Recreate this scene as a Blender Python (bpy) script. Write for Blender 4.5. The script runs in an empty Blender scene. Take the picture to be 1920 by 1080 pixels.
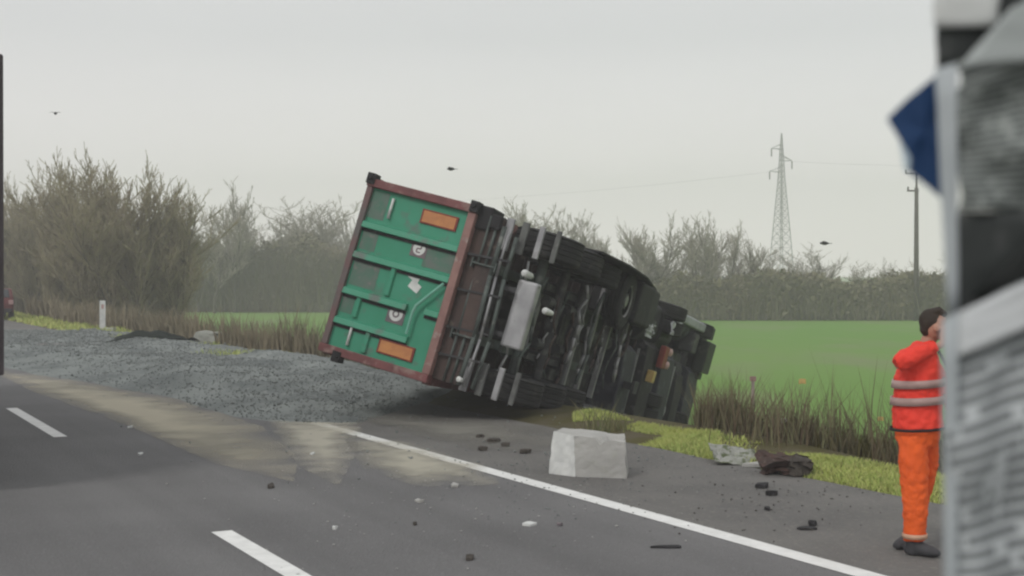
import bpy, math, random
import numpy as np
from mathutils import Vector, Matrix, noise
R = math.radians
S = bpy.context.scene
COL = S.collection

# ------------------------------------------------------------------ camera, light, exposure
F, HZ, CH = 2600.0, 519.0, 2.05          # focal length in photo pixels, horizon row, camera height
cd = bpy.data.cameras.new('camera'); cam = bpy.data.objects.new('camera', cd); COL.objects.link(cam)
cam.location = (0, 0, CH)
cam.rotation_euler = (math.pi/2 - math.atan((540-HZ)/F), 0, 0)
cd.sensor_width = 36; cd.lens = F/1920*36
cd.clip_start = .05; cd.clip_end = 9000
cd.dof.use_dof = True; cd.dof.focus_distance = 22; cd.dof.aperture_fstop = 9
S.camera = cam

SUN_EL, SUN_AZ = 42, 215                  # azimuth measured clockwise from +Y: behind and to the left
W = bpy.data.worlds.new('World'); S.world = W; W.use_nodes = True
nt = W.node_tree; nt.nodes.clear()
wn = nt.nodes.new
out = wn('ShaderNodeOutputWorld'); bg = wn('ShaderNodeBackground')
sky = wn('ShaderNodeTexSky'); sky.sky_type = 'NISHITA'; sky.sun_disc = False
sky.sun_elevation = R(SUN_EL); sky.sun_rotation = R(SUN_AZ)
tc = wn('ShaderNodeTexCoord'); sep = wn('ShaderNodeSeparateXYZ')
ramp = wn('ShaderNodeValToRGB')
els = ramp.color_ramp.elements
els[0].position = 0.0; els[0].color = (.90, .835, .825, 1)
els[1].position = 1.0; els[1].color = (.455, .46, .465, 1)
e = els.new(.06); e.color = (.75, .705, .695, 1)
e = els.new(.17); e.color = (.52, .515, .512, 1)
mp = wn('ShaderNodeMapping'); mp.inputs['Scale'].default_value = (1.6, 1.6, 7)
nz = wn('ShaderNodeTexNoise'); nz.inputs['Scale'].default_value = 1.7; nz.inputs['Detail'].default_value = 4
cr = wn('ShaderNodeMapRange'); cr.inputs[1].default_value = .3; cr.inputs[2].default_value = .7
cr.inputs[3].default_value = .965; cr.inputs[4].default_value = 1.035
mul = wn('ShaderNodeMix'); mul.data_type = 'RGBA'; mul.blend_type = 'MULTIPLY'; mul.inputs[0].default_value = 1
sm = wn('ShaderNodeMix'); sm.data_type = 'RGBA'; sm.blend_type = 'MULTIPLY'; sm.inputs[0].default_value = 1
sm.inputs[7].default_value = (.1, .1, .1, 1)
mx = wn('ShaderNodeMix'); mx.data_type = 'RGBA'; mx.inputs[0].default_value = .93
L = nt.links.new
L(tc.outputs['Generated'], sep.inputs[0]); L(sep.outputs['Z'], ramp.inputs[0])
L(tc.outputs['Generated'], mp.inputs[0]); L(mp.outputs[0], nz.inputs['Vector']); L(nz.outputs[0], cr.inputs[0])
L(ramp.outputs[0], mul.inputs[6]); L(cr.outputs[0], mul.inputs[7])
L(sky.outputs[0], sm.inputs[6]); L(sm.outputs[2], mx.inputs[6]); L(mul.outputs[2], mx.inputs[7])
L(mx.outputs[2], bg.inputs[0]); bg.inputs[1].default_value = 1.0
L(bg.outputs[0], out.inputs[0])

sl = bpy.data.lights.new('sun', 'SUN'); sun = bpy.data.objects.new('sun', sl); COL.objects.link(sun)
sl.energy = .8; sl.angle = R(18); sl.color = (1, .97, .92)
az = R(SUN_AZ); el = R(SUN_EL)
sdir = Vector((math.sin(az)*math.cos(el), math.cos(az)*math.cos(el), math.sin(el)))
sun.rotation_euler = sdir.to_track_quat('Z', 'Y').to_euler()
S.view_settings.view_transform = 'Standard'; S.view_settings.look = 'None'
S.view_settings.exposure = .60; S.view_settings.gamma = 1
S.render.engine = 'CYCLES'
S.cycles.filter_width = 2.3
S.cycles.volume_bounces = 1; S.cycles.max_bounces = 6; S.cycles.transparent_max_bounces = 12

# ------------------------------------------------------------------ coordinates
DX, DY = -.463, .8863                     # road direction; lateral = to the right of it
def st(s, t, z=0.): return Vector((DX*s + DY*t, DY*s - DX*t, z))
def tlat(x, y): return DY*x - DX*y
def at(px, py, Y): return Vector(((px-960)/F*Y, Y, CH-(py-HZ)/F*Y))
def gnd(px, py, z=0.):
    Y = (CH-z)*F/(py-HZ); return Vector(((px-960)/F*Y, Y, z))
FIELD = -1.5
def gh(t):                                # ground height across the road direction
    if t < 9.2: return -.03
    if t < 9.5: return -.03 + (t-9.2)/.3*.07
    if t < 10.7: return .04
    if t < 13.2:
        k = (t-10.7)/2.5; k = k*k*(3-2*k); return .04 + k*(FIELD-.25-.04)
    if t < 14.4: return FIELD-.25
    if t < 15.4: return FIELD-.25 + (t-14.4)*.25
    return FIELD

# ------------------------------------------------------------------ materials
MATS = {}
def mat(name, c1, c2=None, scale=3., rough=.8, metal=0., bump=0., bscale=None, detail=6., lo=.35, hi=.65,
        spots=None, sscale=8., slo=.6, shi=.7, coord='Object', spec=.3, island=None, stretch=None):
    if name in MATS: return MATS[name]
    m = bpy.data.materials.new(name); m.use_nodes = True; MATS[name] = m
    t = m.node_tree; n = t.nodes; b = n['Principled BSDF']; k = t.links.new
    b.inputs['Roughness'].default_value = rough; b.inputs['Metallic'].default_value = metal
    b.inputs['Specular IOR Level'].default_value = spec
    g = n.new('ShaderNodeTexCoord'); src = g.outputs[coord]
    if stretch:
        q = n.new('ShaderNodeMapping'); q.inputs['Scale'].default_value = stretch; k(src, q.inputs[0]); src = q.outputs[0]
    def nz(sc, lo, hi, det=detail):
        a = n.new('ShaderNodeTexNoise'); a.inputs['Scale'].default_value = sc; a.inputs['Detail'].default_value = det
        k(src, a.inputs['Vector'])
        r = n.new('ShaderNodeMapRange'); r.inputs[1].default_value = lo; r.inputs[2].default_value = hi
        k(a.outputs[0], r.inputs[0]); return a, r
    def mix(f, a, bb):
        x = n.new('ShaderNodeMix'); x.data_type = 'RGBA'; k(f, x.inputs[0])
        for i, v in ((6, a), (7, bb)):
            if isinstance(v, tuple): x.inputs[i].default_value = (*v, 1)
            else: k(v, x.inputs[i])
        return x.outputs[2]
    c2 = c2 or tuple(v*.75 for v in c1)
    a, r = nz(scale, lo, hi); col = mix(r.outputs[0], c1, c2)
    if island:
        ge = n.new('ShaderNodeNewGeometry'); col = mix(ge.outputs['Random Per Island'], col, island)
    if spots:
        a2, r2 = nz(sscale, slo, shi); col = mix(r2.outputs[0], col, spots)
    k(col, b.inputs['Base Color'])
    if bump:
        a3, r3 = nz(bscale or scale*4, 0, 1)
        bp = n.new('ShaderNodeBump'); bp.inputs['Strength'].default_value = bump; bp.inputs['Distance'].default_value = .03
        k(a3.outputs[0], bp.inputs['Height']); k(bp.outputs[0], b.inputs['Normal'])
    return m

M_asph = mat('asphalt', (.178, .175, .175), (.140, .137, .138), .35, .82, bump=.8, bscale=45, spots=(.21, .21, .21), sscale=26, slo=.56, shi=.74, detail=9.)
M_shou = mat('shoulder_asphalt', (.140, .135, .130), (.185, .178, .168), .8, .85, bump=.8, bscale=40, spots=(.22, .21, .19), sscale=18, slo=.54, shi=.7, detail=9.)
def lane_wear(m, amt=.16):
    # tyre tracks and oil along the driving direction
    t = m.node_tree; n = t.nodes; k = t.links.new; b = n['Principled BSDF']
    src = b.inputs['Base Color'].links[0].from_socket
    g_ = n.new('ShaderNodeTexCoord'); q = n.new('ShaderNodeMapping'); q.inputs['Rotation'].default_value = (0, 0, -math.atan2(-DX, DY)); q.inputs['Scale'].default_value = (1.3, .035, 1)
    q.vector_type = 'POINT'; rr = n.new('ShaderNodeMapping'); rr.inputs['Rotation'].default_value = (0, 0, -math.atan2(-DX, DY)); q.inputs['Rotation'].default_value = (0, 0, 0)
    k(g_.outputs['Object'], rr.inputs[0]); k(rr.outputs[0], q.inputs[0])
    a = n.new('ShaderNodeTexNoise'); a.inputs['Scale'].default_value = 1; a.inputs['Detail'].default_value = 5; k(q.outputs[0], a.inputs['Vector'])
    r = n.new('ShaderNodeMapRange'); r.inputs[1].default_value = .3; r.inputs[2].default_value = .7; r.inputs[3].default_value = 1-amt; r.inputs[4].default_value = 1+amt; k(a.outputs[0], r.inputs[0])
    x = n.new('ShaderNodeMix'); x.data_type = 'RGBA'; x.blend_type = 'MULTIPLY'; x.inputs[0].default_value = 1; k(src, x.inputs[6]); k(r.outputs[0], x.inputs[7]); k(x.outputs[2], b.inputs['Base Color'])
lane_wear(M_asph); lane_wear(M_shou, .10)
M_line = mat('road_paint', (.86, .86, .84), (.74, .74, .72), 6, .6, spots=(.35, .35, .34), sscale=14, slo=.66, shi=.75)
M_soil = mat('verge_soil', (.075, .068, .015), (.10, .085, .05), 1.5, .95, bump=.5)
M_gravel = mat('grey_gravel', (.235, .255, .245), (.125, .140, .138), .7, .92, bump=.7, bscale=12, spots=(.22, .235, .225), sscale=5, slo=.55, shi=.7)
M_stone = mat('gravel_stones', (.18, .20, .195), (.10, .112, .11), .9, .92, island=(.24, .255, .245))
M_grass = mat('verge_grass', (.42, .50, .11), (.28, .40, .09), 1.2, .8, island=(.52, .52, .20))
M_weed = mat('dead_weeds', (.15, .105, .07), (.11, .07, .05), .9, .9, island=(.19, .19, .10))
M_weedg = mat('green_weeds', (.13, .15, .055), (.10, .12, .045), .9, .9, island=(.21, .19, .10))
M_brush = mat('dry_brush', (.25, .205, .135), (.17, .15, .10), .4, .9, island=(.22, .19, .13))
M_bark = mat('bark', (.12, .11, .085), (.085, .08, .06), 2, .95)
M_twig = mat('twigs', (.30, .28, .215), (.24, .235, .17), .3, .95, island=(.36, .33, .27))
M_twigo = mat('olive_twigs', (.36, .325, .19), (.27, .26, .14), .25, .95, island=(.26, .22, .16))
M_thick = mat('thicket_leaves', (.13, .14, .06), (.19, .155, .09), .12, .95, island=(.19, .175, .12))
M_conc = mat('pale_concrete', (.43, .425, .405), (.35, .345, .33), 3, .9, bump=.25, spots=(.36, .36, .33), sscale=6, slo=.58, shi=.7)
M_green = mat('green_paint', (.042, .26, .155), (.055, .29, .185), 1.6, .5, bump=.15, bscale=5, spots=(.12, .165, .14), sscale=3.0, slo=.56, shi=.68)
M_greend = mat('scuffed_green', (.14, .17, .15), (.08, .18, .13), 5, .65, spots=(.20, .19, .175), sscale=9)
M_maroon = mat('maroon_frame', (.20, .075, .075), (.13, .05, .05), 4, .6, spots=(.27, .18, .16), sscale=6, slo=.5, shi=.65)
M_rust = mat('rusty_floor', (.09, .06, .052), (.055, .042, .04), 2.5, .8, bump=.3, spots=(.15, .12, .1), sscale=5)
M_chas = mat('chassis_steel', (.055, .055, .057), (.032, .032, .035), 3, .7, spots=(.11, .11, .105), sscale=5, slo=.52, shi=.68)
M_rail = mat('muddy_rail', (.10, .125, .115), (.06, .07, .065), 4, .6, spots=(.17, .18, .165), sscale=6)
M_galv = mat('galvanised_steel', (.38, .38, .39), (.24, .24, .25), 3, .45, .3, spots=(.16, .155, .15), sscale=5, slo=.58, shi=.7)
M_tyre = mat('tyre_rubber', (.018, .018, .019), (.028, .028, .028), 5, .85, spots=(.06, .058, .052), sscale=6, slo=.55, shi=.75)
M_tyreg = mat('dusty_tyre', (.14, .145, .14), (.085, .088, .085), 5, .9, spots=(.22, .22, .21), sscale=7)
M_rim = mat('rim_steel', (.30, .30, .30), (.17, .17, .17), 4, .5, .5)
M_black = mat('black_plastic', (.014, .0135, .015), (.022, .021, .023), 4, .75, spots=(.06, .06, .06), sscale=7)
M_navy = mat('navy_paint', (.020, .020, .032), (.028, .028, .04), 3, .65, spots=(.07, .075, .09), sscale=4, slo=.55, shi=.7)
M_orange = mat('orange_plate', (.56, .25, .09), (.46, .19, .08), 9, .5)
M_redpl = mat('red_border', (.24, .045, .035), None, 9, .5)
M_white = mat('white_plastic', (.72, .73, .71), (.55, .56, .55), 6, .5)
M_stk = mat('grey_sticker', (.20, .15, .16), (.13, .12, .13), 6, .6)
M_dgreen = mat('dark_green_plastic', (.028, .036, .024), (.02, .024, .02), 4, .6, spots=(.07, .075, .06), sscale=5)
M_red = mat('red_lens', (.30, .03, .05), (.2, .02, .03), 6, .3)
M_pink = mat('pale_lens', (.55, .36, .34), (.4, .25, .25), 6, .3)
M_yel = mat('amber_lens', (.58, .42, .16), (.45, .3, .1), 6, .35)
M_glass = mat('car_glass', (.02, .025, .03), None, 3, .08, spec=.6)
M_steel = mat('pylon_steel', (.40, .405, .41), (.33, .33, .335), 2, .6)
M_wood = mat('pole_wood', (.075, .068, .06), (.10, .09, .08), 4, .9)

# ------------------------------------------------------------------ mesh helpers
class MB:
    def __init__(s): s.v = []; s.f = []; s.m = []; s.mi = 0
    def add(s, vs, fs):
        o = len(s.v); s.v += [tuple(v) for v in vs]; s.f += [tuple(i+o for i in f) for f in fs]; s.m += [s.mi]*len(fs); return s
    def box(s, x0, x1, y0, y1, z0, z1, M=None):
        vs = [Vector((x, y, z)) for x in (x0, x1) for y in (y0, y1) for z in (z0, z1)]
        if M is not None: vs = [M @ v for v in vs]
        return s.add(vs, [(0, 1, 3, 2), (4, 6, 7, 5), (0, 4, 5, 1), (2, 3, 7, 6), (0, 2, 6, 4), (1, 5, 7, 3)])
    def bar(s, a, b, w, h=None, up=(0, 0, 1)):
        a, b = Vector(a), Vector(b); d = (b-a); l = d.length; d.normalize(); h = h or w
        u = Vector(up)
        if abs(d.dot(u)) > .95: u = Vector((1, 0, 0)) if abs(d.x) < .9 else Vector((0, 1, 0))
        x = d.cross(u).normalized(); y = x.cross(d)
        M = Matrix((x, d, y)).transposed().to_4x4(); M.translation = a
        return s.box(-w/2, w/2, 0, l, -h/2, h/2, M)
    def cyl(s, a, b, r0, r1=None, n=16, cap=True):
        a, b = Vector(a), Vector(b); r1 = r0 if r1 is None else r1
        d = (b-a).normalized(); x = d.orthogonal().normalized(); y = d.cross(x)
        vs = []
        for p, r in ((a, r0), (b, r1)):
            for i in range(n):
                q = 2*math.pi*i/n; vs.append(p + x*math.cos(q)*r + y*math.sin(q)*r)
        fs = [(i, (i+1) % n, n+(i+1) % n, n+i) for i in range(n)]
        if cap: fs += [tuple(range(n))[::-1], tuple(range(n, 2*n))]
        return s.add(vs, fs)
    def tube(s, pts, r, n=8):
        for a, b in zip(pts, pts[1:]): s.cyl(a, b, r, r, n)
        return s
    def lathe(s, c, axis, prof, n=40):   # prof: (offset along axis, radius)
        c = Vector(c); d = Vector(axis).normalized(); x = d.orthogonal().normalized(); y = d.cross(x)
        vs = []; fs = []
        for o, r in prof:
            for i in range(n):
                q = 2*math.pi*i/n; vs.append(c + d*o + (x*math.cos(q)+y*math.sin(q))*r)
        for j in range(len(prof)-1):
            for i in range(n): fs.append((j*n+i, j*n+(i+1) % n, (j+1)*n+(i+1) % n, (j+1)*n+i))
        return s.add(vs, fs)
    def prism(s, pts, axis, d0, d1):     # pts 2D polygon in the two other axes, extruded along axis 0/1/2
        n = len(pts); vs = []
        for d in (d0, d1):
            for p in pts:
                q = list(p); q.insert(axis, d); vs.append(q)
        return s.add(vs, [(i, (i+1) % n, n+(i+1) % n, n+i) for i in range(n)] + [tuple(range(n))[::-1], tuple(range(n, 2*n))])
    def grid(s, nx, ny, fn):
        o = [fn(i/(nx-1), j/(ny-1)) for j in range(ny) for i in range(nx)]
        return s.add(o, [(j*nx+i, j*nx+i+1, (j+1)*nx+i+1, (j+1)*nx+i) for j in range(ny-1) for i in range(nx-1)])
    def build(s, name, mats, parent=None, bevel=0, smooth=False, sub=0, solid=0):
        me = bpy.data.meshes.new(name); me.from_pydata(s.v, [], s.f)
        for m in (mats if isinstance(mats, (list, tuple)) else [mats]): me.materials.append(m)
        me.polygons.foreach_set('material_index', s.m)
        if smooth: me.polygons.foreach_set('use_smooth', [True]*len(s.f))
        me.update(); me.validate()
        o = bpy.data.objects.new(name, me); COL.objects.link(o)
        import bmesh
        bm = bmesh.new(); bm.from_mesh(me); bmesh.ops.recalc_face_normals(bm, faces=bm.faces); bm.to_mesh(me); bm.free()
        if parent: o.parent = parent
        if solid: q = o.modifiers.new('solid', 'SOLIDIFY'); q.thickness = solid; q.offset = 0
        if bevel: q = o.modifiers.new('bevel', 'BEVEL'); q.width = bevel; q.segments = 2; q.limit_method = 'ANGLE'
        if sub: q = o.modifiers.new('sub', 'SUBSURF'); q.levels = q.render_levels = sub
        return o
def tag(o, label=None, cat=None, group=None, kind=None):
    if label: o['label'] = label
    if cat: o['category'] = cat
    if group: o['group'] = group
    if kind: o['kind'] = kind
    return o
def empty(name, loc, rz=0, label=None, cat=None, group=None):
    o = bpy.data.objects.new(name, None); COL.objects.link(o); o.empty_display_size = .2
    o.location = loc; o.rotation_euler = (0, 0, rz); return tag(o, label, cat, group)
def fast_mesh(name, V, T, m, parent=None, k=3):
    me = bpy.data.meshes.new(name); V = np.asarray(V, np.float32); T = np.asarray(T, np.int32)
    me.vertices.add(len(V)); me.vertices.foreach_set('co', V.ravel())
    me.loops.add(T.size); me.loops.foreach_set('vertex_index', T.ravel())
    me.polygons.add(len(T)); me.polygons.foreach_set('loop_start', np.arange(0, T.size, k, dtype=np.int32))
    me.polygons.foreach_set('loop_total', np.full(len(T), k, np.int32))
    me.materials.append(m); me.update(calc_edges=True); me.validate()
    o = bpy.data.objects.new(name, me); COL.objects.link(o)
    if parent: o.parent = parent
    return o
rng = np.random.default_rng(7); random.seed(7)
def blades(base, h, w, lean, seg=2):
    """thin bent blades: base (n,3), heights, widths, lean amount"""
    n = len(base); a = rng.uniform(0, 2*np.pi, n); b = rng.uniform(0, 2*np.pi, n)
    wd = np.stack([np.cos(a), np.sin(a), np.zeros(n)], 1)*w[:, None]*.5
    ld = np.stack([np.cos(b), np.sin(b), np.zeros(n)], 1)*(lean*h)[:, None]
    up = np.zeros((n, 3)); up[:, 2] = h
    p0 = base-wd; p1 = base+wd; mid = base+up*.55+ld*.35; p2 = mid-wd*.7; p3 = mid+wd*.7; p4 = base+up+ld
    V = np.stack([p0, p1, p2, p3, p4], 1).reshape(-1, 3); i = np.arange(n)[:, None]*5
    T = np.concatenate([i+[0, 1, 3], i+[0, 3, 2], i+[2, 3, 4]], 0)
    return V, T

# ------------------------------------------------------------------ setting: ground, road, markings
ts = [-400, -60, -20, -8, 0, 5, 8.5, 9.2, 9.5, 10, 10.7, 11, 11.3, 11.7, 12, 12.5, 13, 13.3, 14.4, 14.9, 15.4, 17, 20, 26, 40, 80, 160, 400, 900, 2500, 6000]
ss = [-300, -40, -5] + list(np.arange(0, 60, 1.5)) + list(np.arange(60, 140, 8)) + [160, 220, 320, 500, 900, 1800, 4000, 7500]
g = MB(); nt_ = len(ts)
vs = []
for s in ss:
    for t in ts:
        z = gh(t)
        if 9.3 < t < 16: z += .10*(noise.noise(Vector((s*.5, t*.8, 0))))*min(1, (t-9.2)/1.0)
        vs.append(st(s, t, z))
g.add(vs, [(i*nt_+j, i*nt_+j+1, (i+1)*nt_+j+1, (i+1)*nt_+j) for i in range(len(ss)-1) for j in range(nt_-1)])
M_field = mat('field_ground', (.135, .27, .05), (.175, .28, .075), .05, .9, bump=.3, bscale=4, spots=(.20, .25, .11), sscale=.22, slo=.5, shi=.75, stretch=(1, .35, 1))
g.m = [1 if 9.2 <= ts[f % (nt_-1)] < 15 else 0 for f in range(len(g.f))]
o = g.build('ground', [M_field, M_soil], smooth=True); tag(o, kind='structure')
MATS['field_ground'].node_tree.nodes['Principled BSDF'].inputs['Specular IOR Level'].default_value = .1

g = MB(); g.add([st(-30, -12, 0), st(1500, -12, 0), st(1500, 6.55, 0), st(-30, 6.55, 0)], [(0, 1, 2, 3)])
tag(g.build('road', M_asph), kind='structure')
g = MB()
ed = [(s_, 9.2+.06*noise.noise(Vector((s_*.9, 3, 0)))+.03*noise.noise(Vector((s_*4, 3, 0)))) for s_ in np.arange(-5, 80, .25)] + [(1500, 9.2)]
v = []
for s_, t_ in ed: v += [st(s_, 6.55, .0), st(s_, t_, .0)]
g.add(v, [(2*i, 2*i+1, 2*i+3, 2*i+2) for i in range(len(ed)-1)])
tag(g.build('road_shoulder', M_shou), kind='structure')
def line_strip(name, segs, w):
    g = MB()
    for s0, s1, t in segs:
        n = max(1, int((s1-s0)/.3)); 
        for k in range(n):
            a = s0+(s1-s0)*k/n; b = s0+(s1-s0)*(k+1)/n
            g.add([st(a, t-w/2, .004), st(b, t-w/2, .004), st(b, t+w/2, .004), st(a, t+w/2, .004)], [(0, 1, 2, 3)])
    return tag(g.build(name, M_line), kind='structure')
P0 = gnd(22, 765.5); P1 = gnd(412, 997.5)
s_a = DX*P0.x+DY*P0.y; s_b = DX*P1.x+DY*P1.y; td = (tlat(P0.x, P0.y)+tlat(P1.x, P1.y))/2
per = s_a-s_b
line_strip('lane_dashes', [(s_a+per*k-4.4, s_a+per*k, td) for k in range(-2, 25)], .17)
te = tlat(gnd(1129, 942).x, gnd(1129, 942).y)
sx = gnd(640, 801); sx = DX*sx.x+DY*sx.y
line_strip('edge_line', [(-10, sx+2.3, te), (54, 600, te)], .20)

def spill(name, pts, c, z=.008, soft=.5, sc=1.2, lo=.42, hi=.6, kind='stuff'):
    """dust lying on the asphalt: thin sheet whose cover thins out by real patchiness"""
    m = bpy.data.materials.new(name+'_dust'); m.use_nodes = True; t = m.node_tree; n = t.nodes; k = t.links.new
    b = n['Principled BSDF']; b.inputs['Base Color'].default_value = (*c, 1); b.inputs['Roughness'].default_value = .95
    at_ = n.new('ShaderNodeAttribute'); at_.attribute_name = 'cover'
    tcx = n.new('ShaderNodeTexCoord'); a = n.new('ShaderNodeTexNoise'); a.inputs['Scale'].default_value = sc; a.inputs['Detail'].default_value = 7
    k(tcx.outputs['Object'], a.inputs['Vector'])
    ad = n.new('ShaderNodeMath'); ad.operation = 'ADD'; k(at_.outputs['Fac'], ad.inputs[0]); k(a.outputs[0], ad.inputs[1])
    r = n.new('ShaderNodeMapRange'); r.inputs[1].default_value = 1-(1-lo)*.9; r.inputs[2].default_value = 1+hi-.25; r.inputs[4].default_value = .8
    k(ad.outputs[0], r.inputs[0]); k(r.outputs[0], b.inputs['Alpha'])
    c0 = sum((gnd(*p) for p in pts), Vector())/len(pts); g = MB()
    outr = [gnd(*p) for p in pts]; rings = 8; n_ = len(outr)*6
    full = []
    for i in range(len(outr)):
        for q in range(6): full.append(outr[i].lerp(outr[(i+1) % len(outr)], q/6))
    v = []; cov = []
    for r_ in range(rings+1):
        for p in full: v.append(c0.lerp(p, r_/rings)+Vector((0, 0, z))); cov.append((1-r_/rings)*.95)
    o = g.add(v, [(r_*n_+i, r_*n_+(i+1) % n_, (r_+1)*n_+(i+1) % n_, (r_+1)*n_+i) for r_ in range(rings) for i in range(n_)]).build(name, m)
    ca = o.data.attributes.new('cover', 'FLOAT', 'POINT'); ca.data.foreach_set('value', cov)
    return tag(o, kind=kind)
spill('sand_spill', [(-30, 690), (150, 715), (330, 748), (490, 800), (560, 860), (550, 905), (400, 870), (240, 800), (60, 735)], (.62, .565, .43), lo=.30, hi=.5)
spill('sand_spill', [(500, 780), (600, 765), (680, 790), (670, 850), (635, 915), (565, 880), (520, 830)], (.56, .525, .43), z=.012, sc=2.5, lo=.34, hi=.5)
spill('sand_spill', [(640, 815), (760, 830), (910, 875), (940, 912), (780, 915), (680, 880)], (.50, .47, .38), z=.012, sc=2.5, lo=.36, hi=.52)
spill('dust_film', [(560, 770), (800, 780), (1080, 800), (1130, 850), (900, 850), (700, 800)], (.235, .225, .195), z=.016, sc=1.5)

# ------------------------------------------------------------------ gravel heap
def heap_h(s, t):
    # footprint across the road and along it
    t0 = 5.5 if s < 23 else max(3.9, 5.5-(s-23)*.15)
    a = (t-t0)/1.3; b = (12.6-t)/3.0; c = (s-17.6-max(0, t-7.0)*1.15)/2.6; d = (58-s)/12.
    k = max(0, min(1, a))*max(0, min(1, b))*max(0, min(1, c))*max(0, min(1, d)); k = k*k*(3-2*k)
    near = math.exp(-((s-27)/5.5)**2-((t-8.6)/2.2)**2)
    h = k*(.13 + .20*near + .20*noise.noise(Vector((s*.22, t*.5, 4))) + .08*noise.noise(Vector((s*1.1, t*1.3, 1)))
           + .035*noise.noise(Vector((s*3.2, t*3.2, 2))) + .02*noise.noise(Vector((s*8, t*8, 3))))
    base = 0 if t < 9.2 else gh(t)
    return base + h - .05*(1-min(1, k*6)) - .004
NS, NT = 340, 90
V = []; 
for i in range(NS):
    s = 12 + 48*(i/(NS-1))**1.25
    for j in range(NT):
        t = 3.4+9.9*j/(NT-1)
        tt = t + .35*noise.noise(Vector((s*.35, 9, 9)))
        p = st(s, t, heap_h(s, tt)); V.append(p)
Q = [(i*NT+j, i*NT+j+1, (i+1)*NT+j+1, (i+1)*NT+j) for i in range(NS-1) for j in range(NT-1)]
Q = [q for q in Q if max(V[a].z - (0 if tlat(V[a].x, V[a].y) < 9.2 else gh(tlat(V[a].x, V[a].y))) for a in q) > -.03]
hp = fast_mesh('gravel_heap', V, Q, M_gravel, k=4); hp.data.polygons.foreach_set('use_smooth', [True]*len(hp.data.polygons))
tag(hp, 'spilled grey gravel spread over the shoulder behind the truck', 'gravel', kind='stuff')
# loose stones on it
sv, stt = [], []
oct_v = np.array([(1, 0, 0), (-1, 0, 0), (0, 1, 0), (0, -1, 0), (0, 0, 1), (0, 0, -1)], float)
oct_f = np.array([(0, 2, 4), (2, 1, 4), (1, 3, 4), (3, 0, 4), (2, 0, 5), (1, 2, 5), (3, 1, 5), (0, 3, 5)])
n = 0
for k in range(22000):
    s = 13 + 42*random.random()**1.5; t = random.gauss(7.7, 1.5)
    tt = t + .35*noise.noise(Vector((s*.35, 9, 9)))
    if t < 3.8 or t > 12: continue
    h = heap_h(s, tt); base = 0 if t < 9.2 else gh(t)
    if h-base < 0 and random.random() < .96: continue
    r = random.uniform(.008, .021)*(1+.7*(random.random() < .06)) * (1 + max(0, s-25)/30)
    z = max(h, base)
    q = oct_v*rng.uniform(.6, 1.25, (6, 1))*r; q = q @ np.array(Matrix.Rotation(random.random()*6, 3, Vector((random.random(), random.random(), random.random()+.1))))
    sv.append(q+np.array(st(s, t, z+r*.35))); stt.append(oct_f+6*n); n += 1
o = fast_mesh('gravel_stones', np.concatenate(sv), np.concatenate(stt), M_stone)
tag(o, 'loose grey stones scattered over the gravel heap', 'gravel', kind='stuff')

# ------------------------------------------------------------------ grass and weeds (nobody could count them)
def scatter(n, s0, s1, t0, t1, hfun, zoff=-.02, pw=1.):
    s = s0+(s1-s0)*rng.random(n)**pw; t = t0+(t1-t0)*rng.random(n)
    z = np.array([gh(a)+.10*noise.noise(Vector((b*.5, a*.8, 0)))*min(1, max(0, a-9.2)) for a, b in zip(t, s)])+zoff
    x = DX*s+DY*t; y = DY*s-DX*t
    cl = np.array([noise.noise(Vector((b*.9, a*.9, 5))) for a, b in zip(t, s)])
    return np.stack([x, y, z], 1), s, t, cl
def grass(name, n, s0, s1, t0, t1, h0, h1, w, m, label, lean=.5, thr=-9, pw=1., cat='grass', zoff=-.02, clear=False):
    p, s, t, cl = scatter(n, s0, s1, t0, t1, None, zoff, pw)
    ed_ = np.array([9.2+.06*noise.noise(Vector((q*.9, 3, 0)))+.10*noise.noise(Vector((q*2.3, 8, 0))) for q in s])
    k = (cl > thr) & (t > ed_)
    if name == 'verge_grass':
        ppx = 960+F*p[:, 0]/p[:, 1]
        k &= ~((ppx > 1350) & (ppx < 1500) & (rng.random(n) < .85) & (p[:, 1] < 25)) & ~((ppx < 1075) & (p[:, 1] < 28))
    if clear: k &= ~((960+F*p[:, 0]/p[:, 1] < 1305) & (960+F*p[:, 0]/p[:, 1] > 700) & (p[:, 1] < 27.5))
    p = p[k]; cl = cl[k]; n = len(p)
    h = rng.uniform(h0, h1, n)*(1+.6*cl); ww = np.full(n, w)*rng.uniform(.7, 1.4, n)*(1+np.maximum(0, p[:, 1]-18)/22)
    V, T = blades(p, h, ww, rng.uniform(.1, 1, n)*lean)
    return tag(fast_mesh(name, V, T, m), label, cat, kind='stuff')
grass('verge_grass', 80000, 5, 17.3, 9.12, 10.35, .025, .085, .014, M_grass, 'short yellow green grass along the shoulder edge', .9, thr=-.22)
grass('verge_grass', 16000, 30, 110, 9.1, 11.0, .06, .20, .02, M_grass, 'far strip of yellow green grass beside the shoulder at left', .8, thr=-.1, pw=1.4)
grass('ditch_weeds', 34000, 4, 21, 10.5, 14.2, .18, .85, .013, M_weed, 'reddish brown dead weeds filling the ditch behind the verge', .60, thr=-.15, clear=True)
grass('ditch_weeds', 9000, 4, 21, 12.0, 15.6, .35, 1.0, .012, M_weedg, 'green and straw coloured tall grass in the ditch', .35, thr=-.35, clear=True)
grass('ditch_undergrowth', 22000, 4, 22, 10.7, 13.8, .12, .45, .03, M_soil, 'low dark undergrowth in the ditch', .6, clear=True)
grass('roadside_brush', 34000, 20, 75, 10.8, 13.8, .3, 1.2, .022, M_brush, 'dry beige brush behind the gravel heap', .45, thr=-.3, pw=1.3, clear=True)
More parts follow.
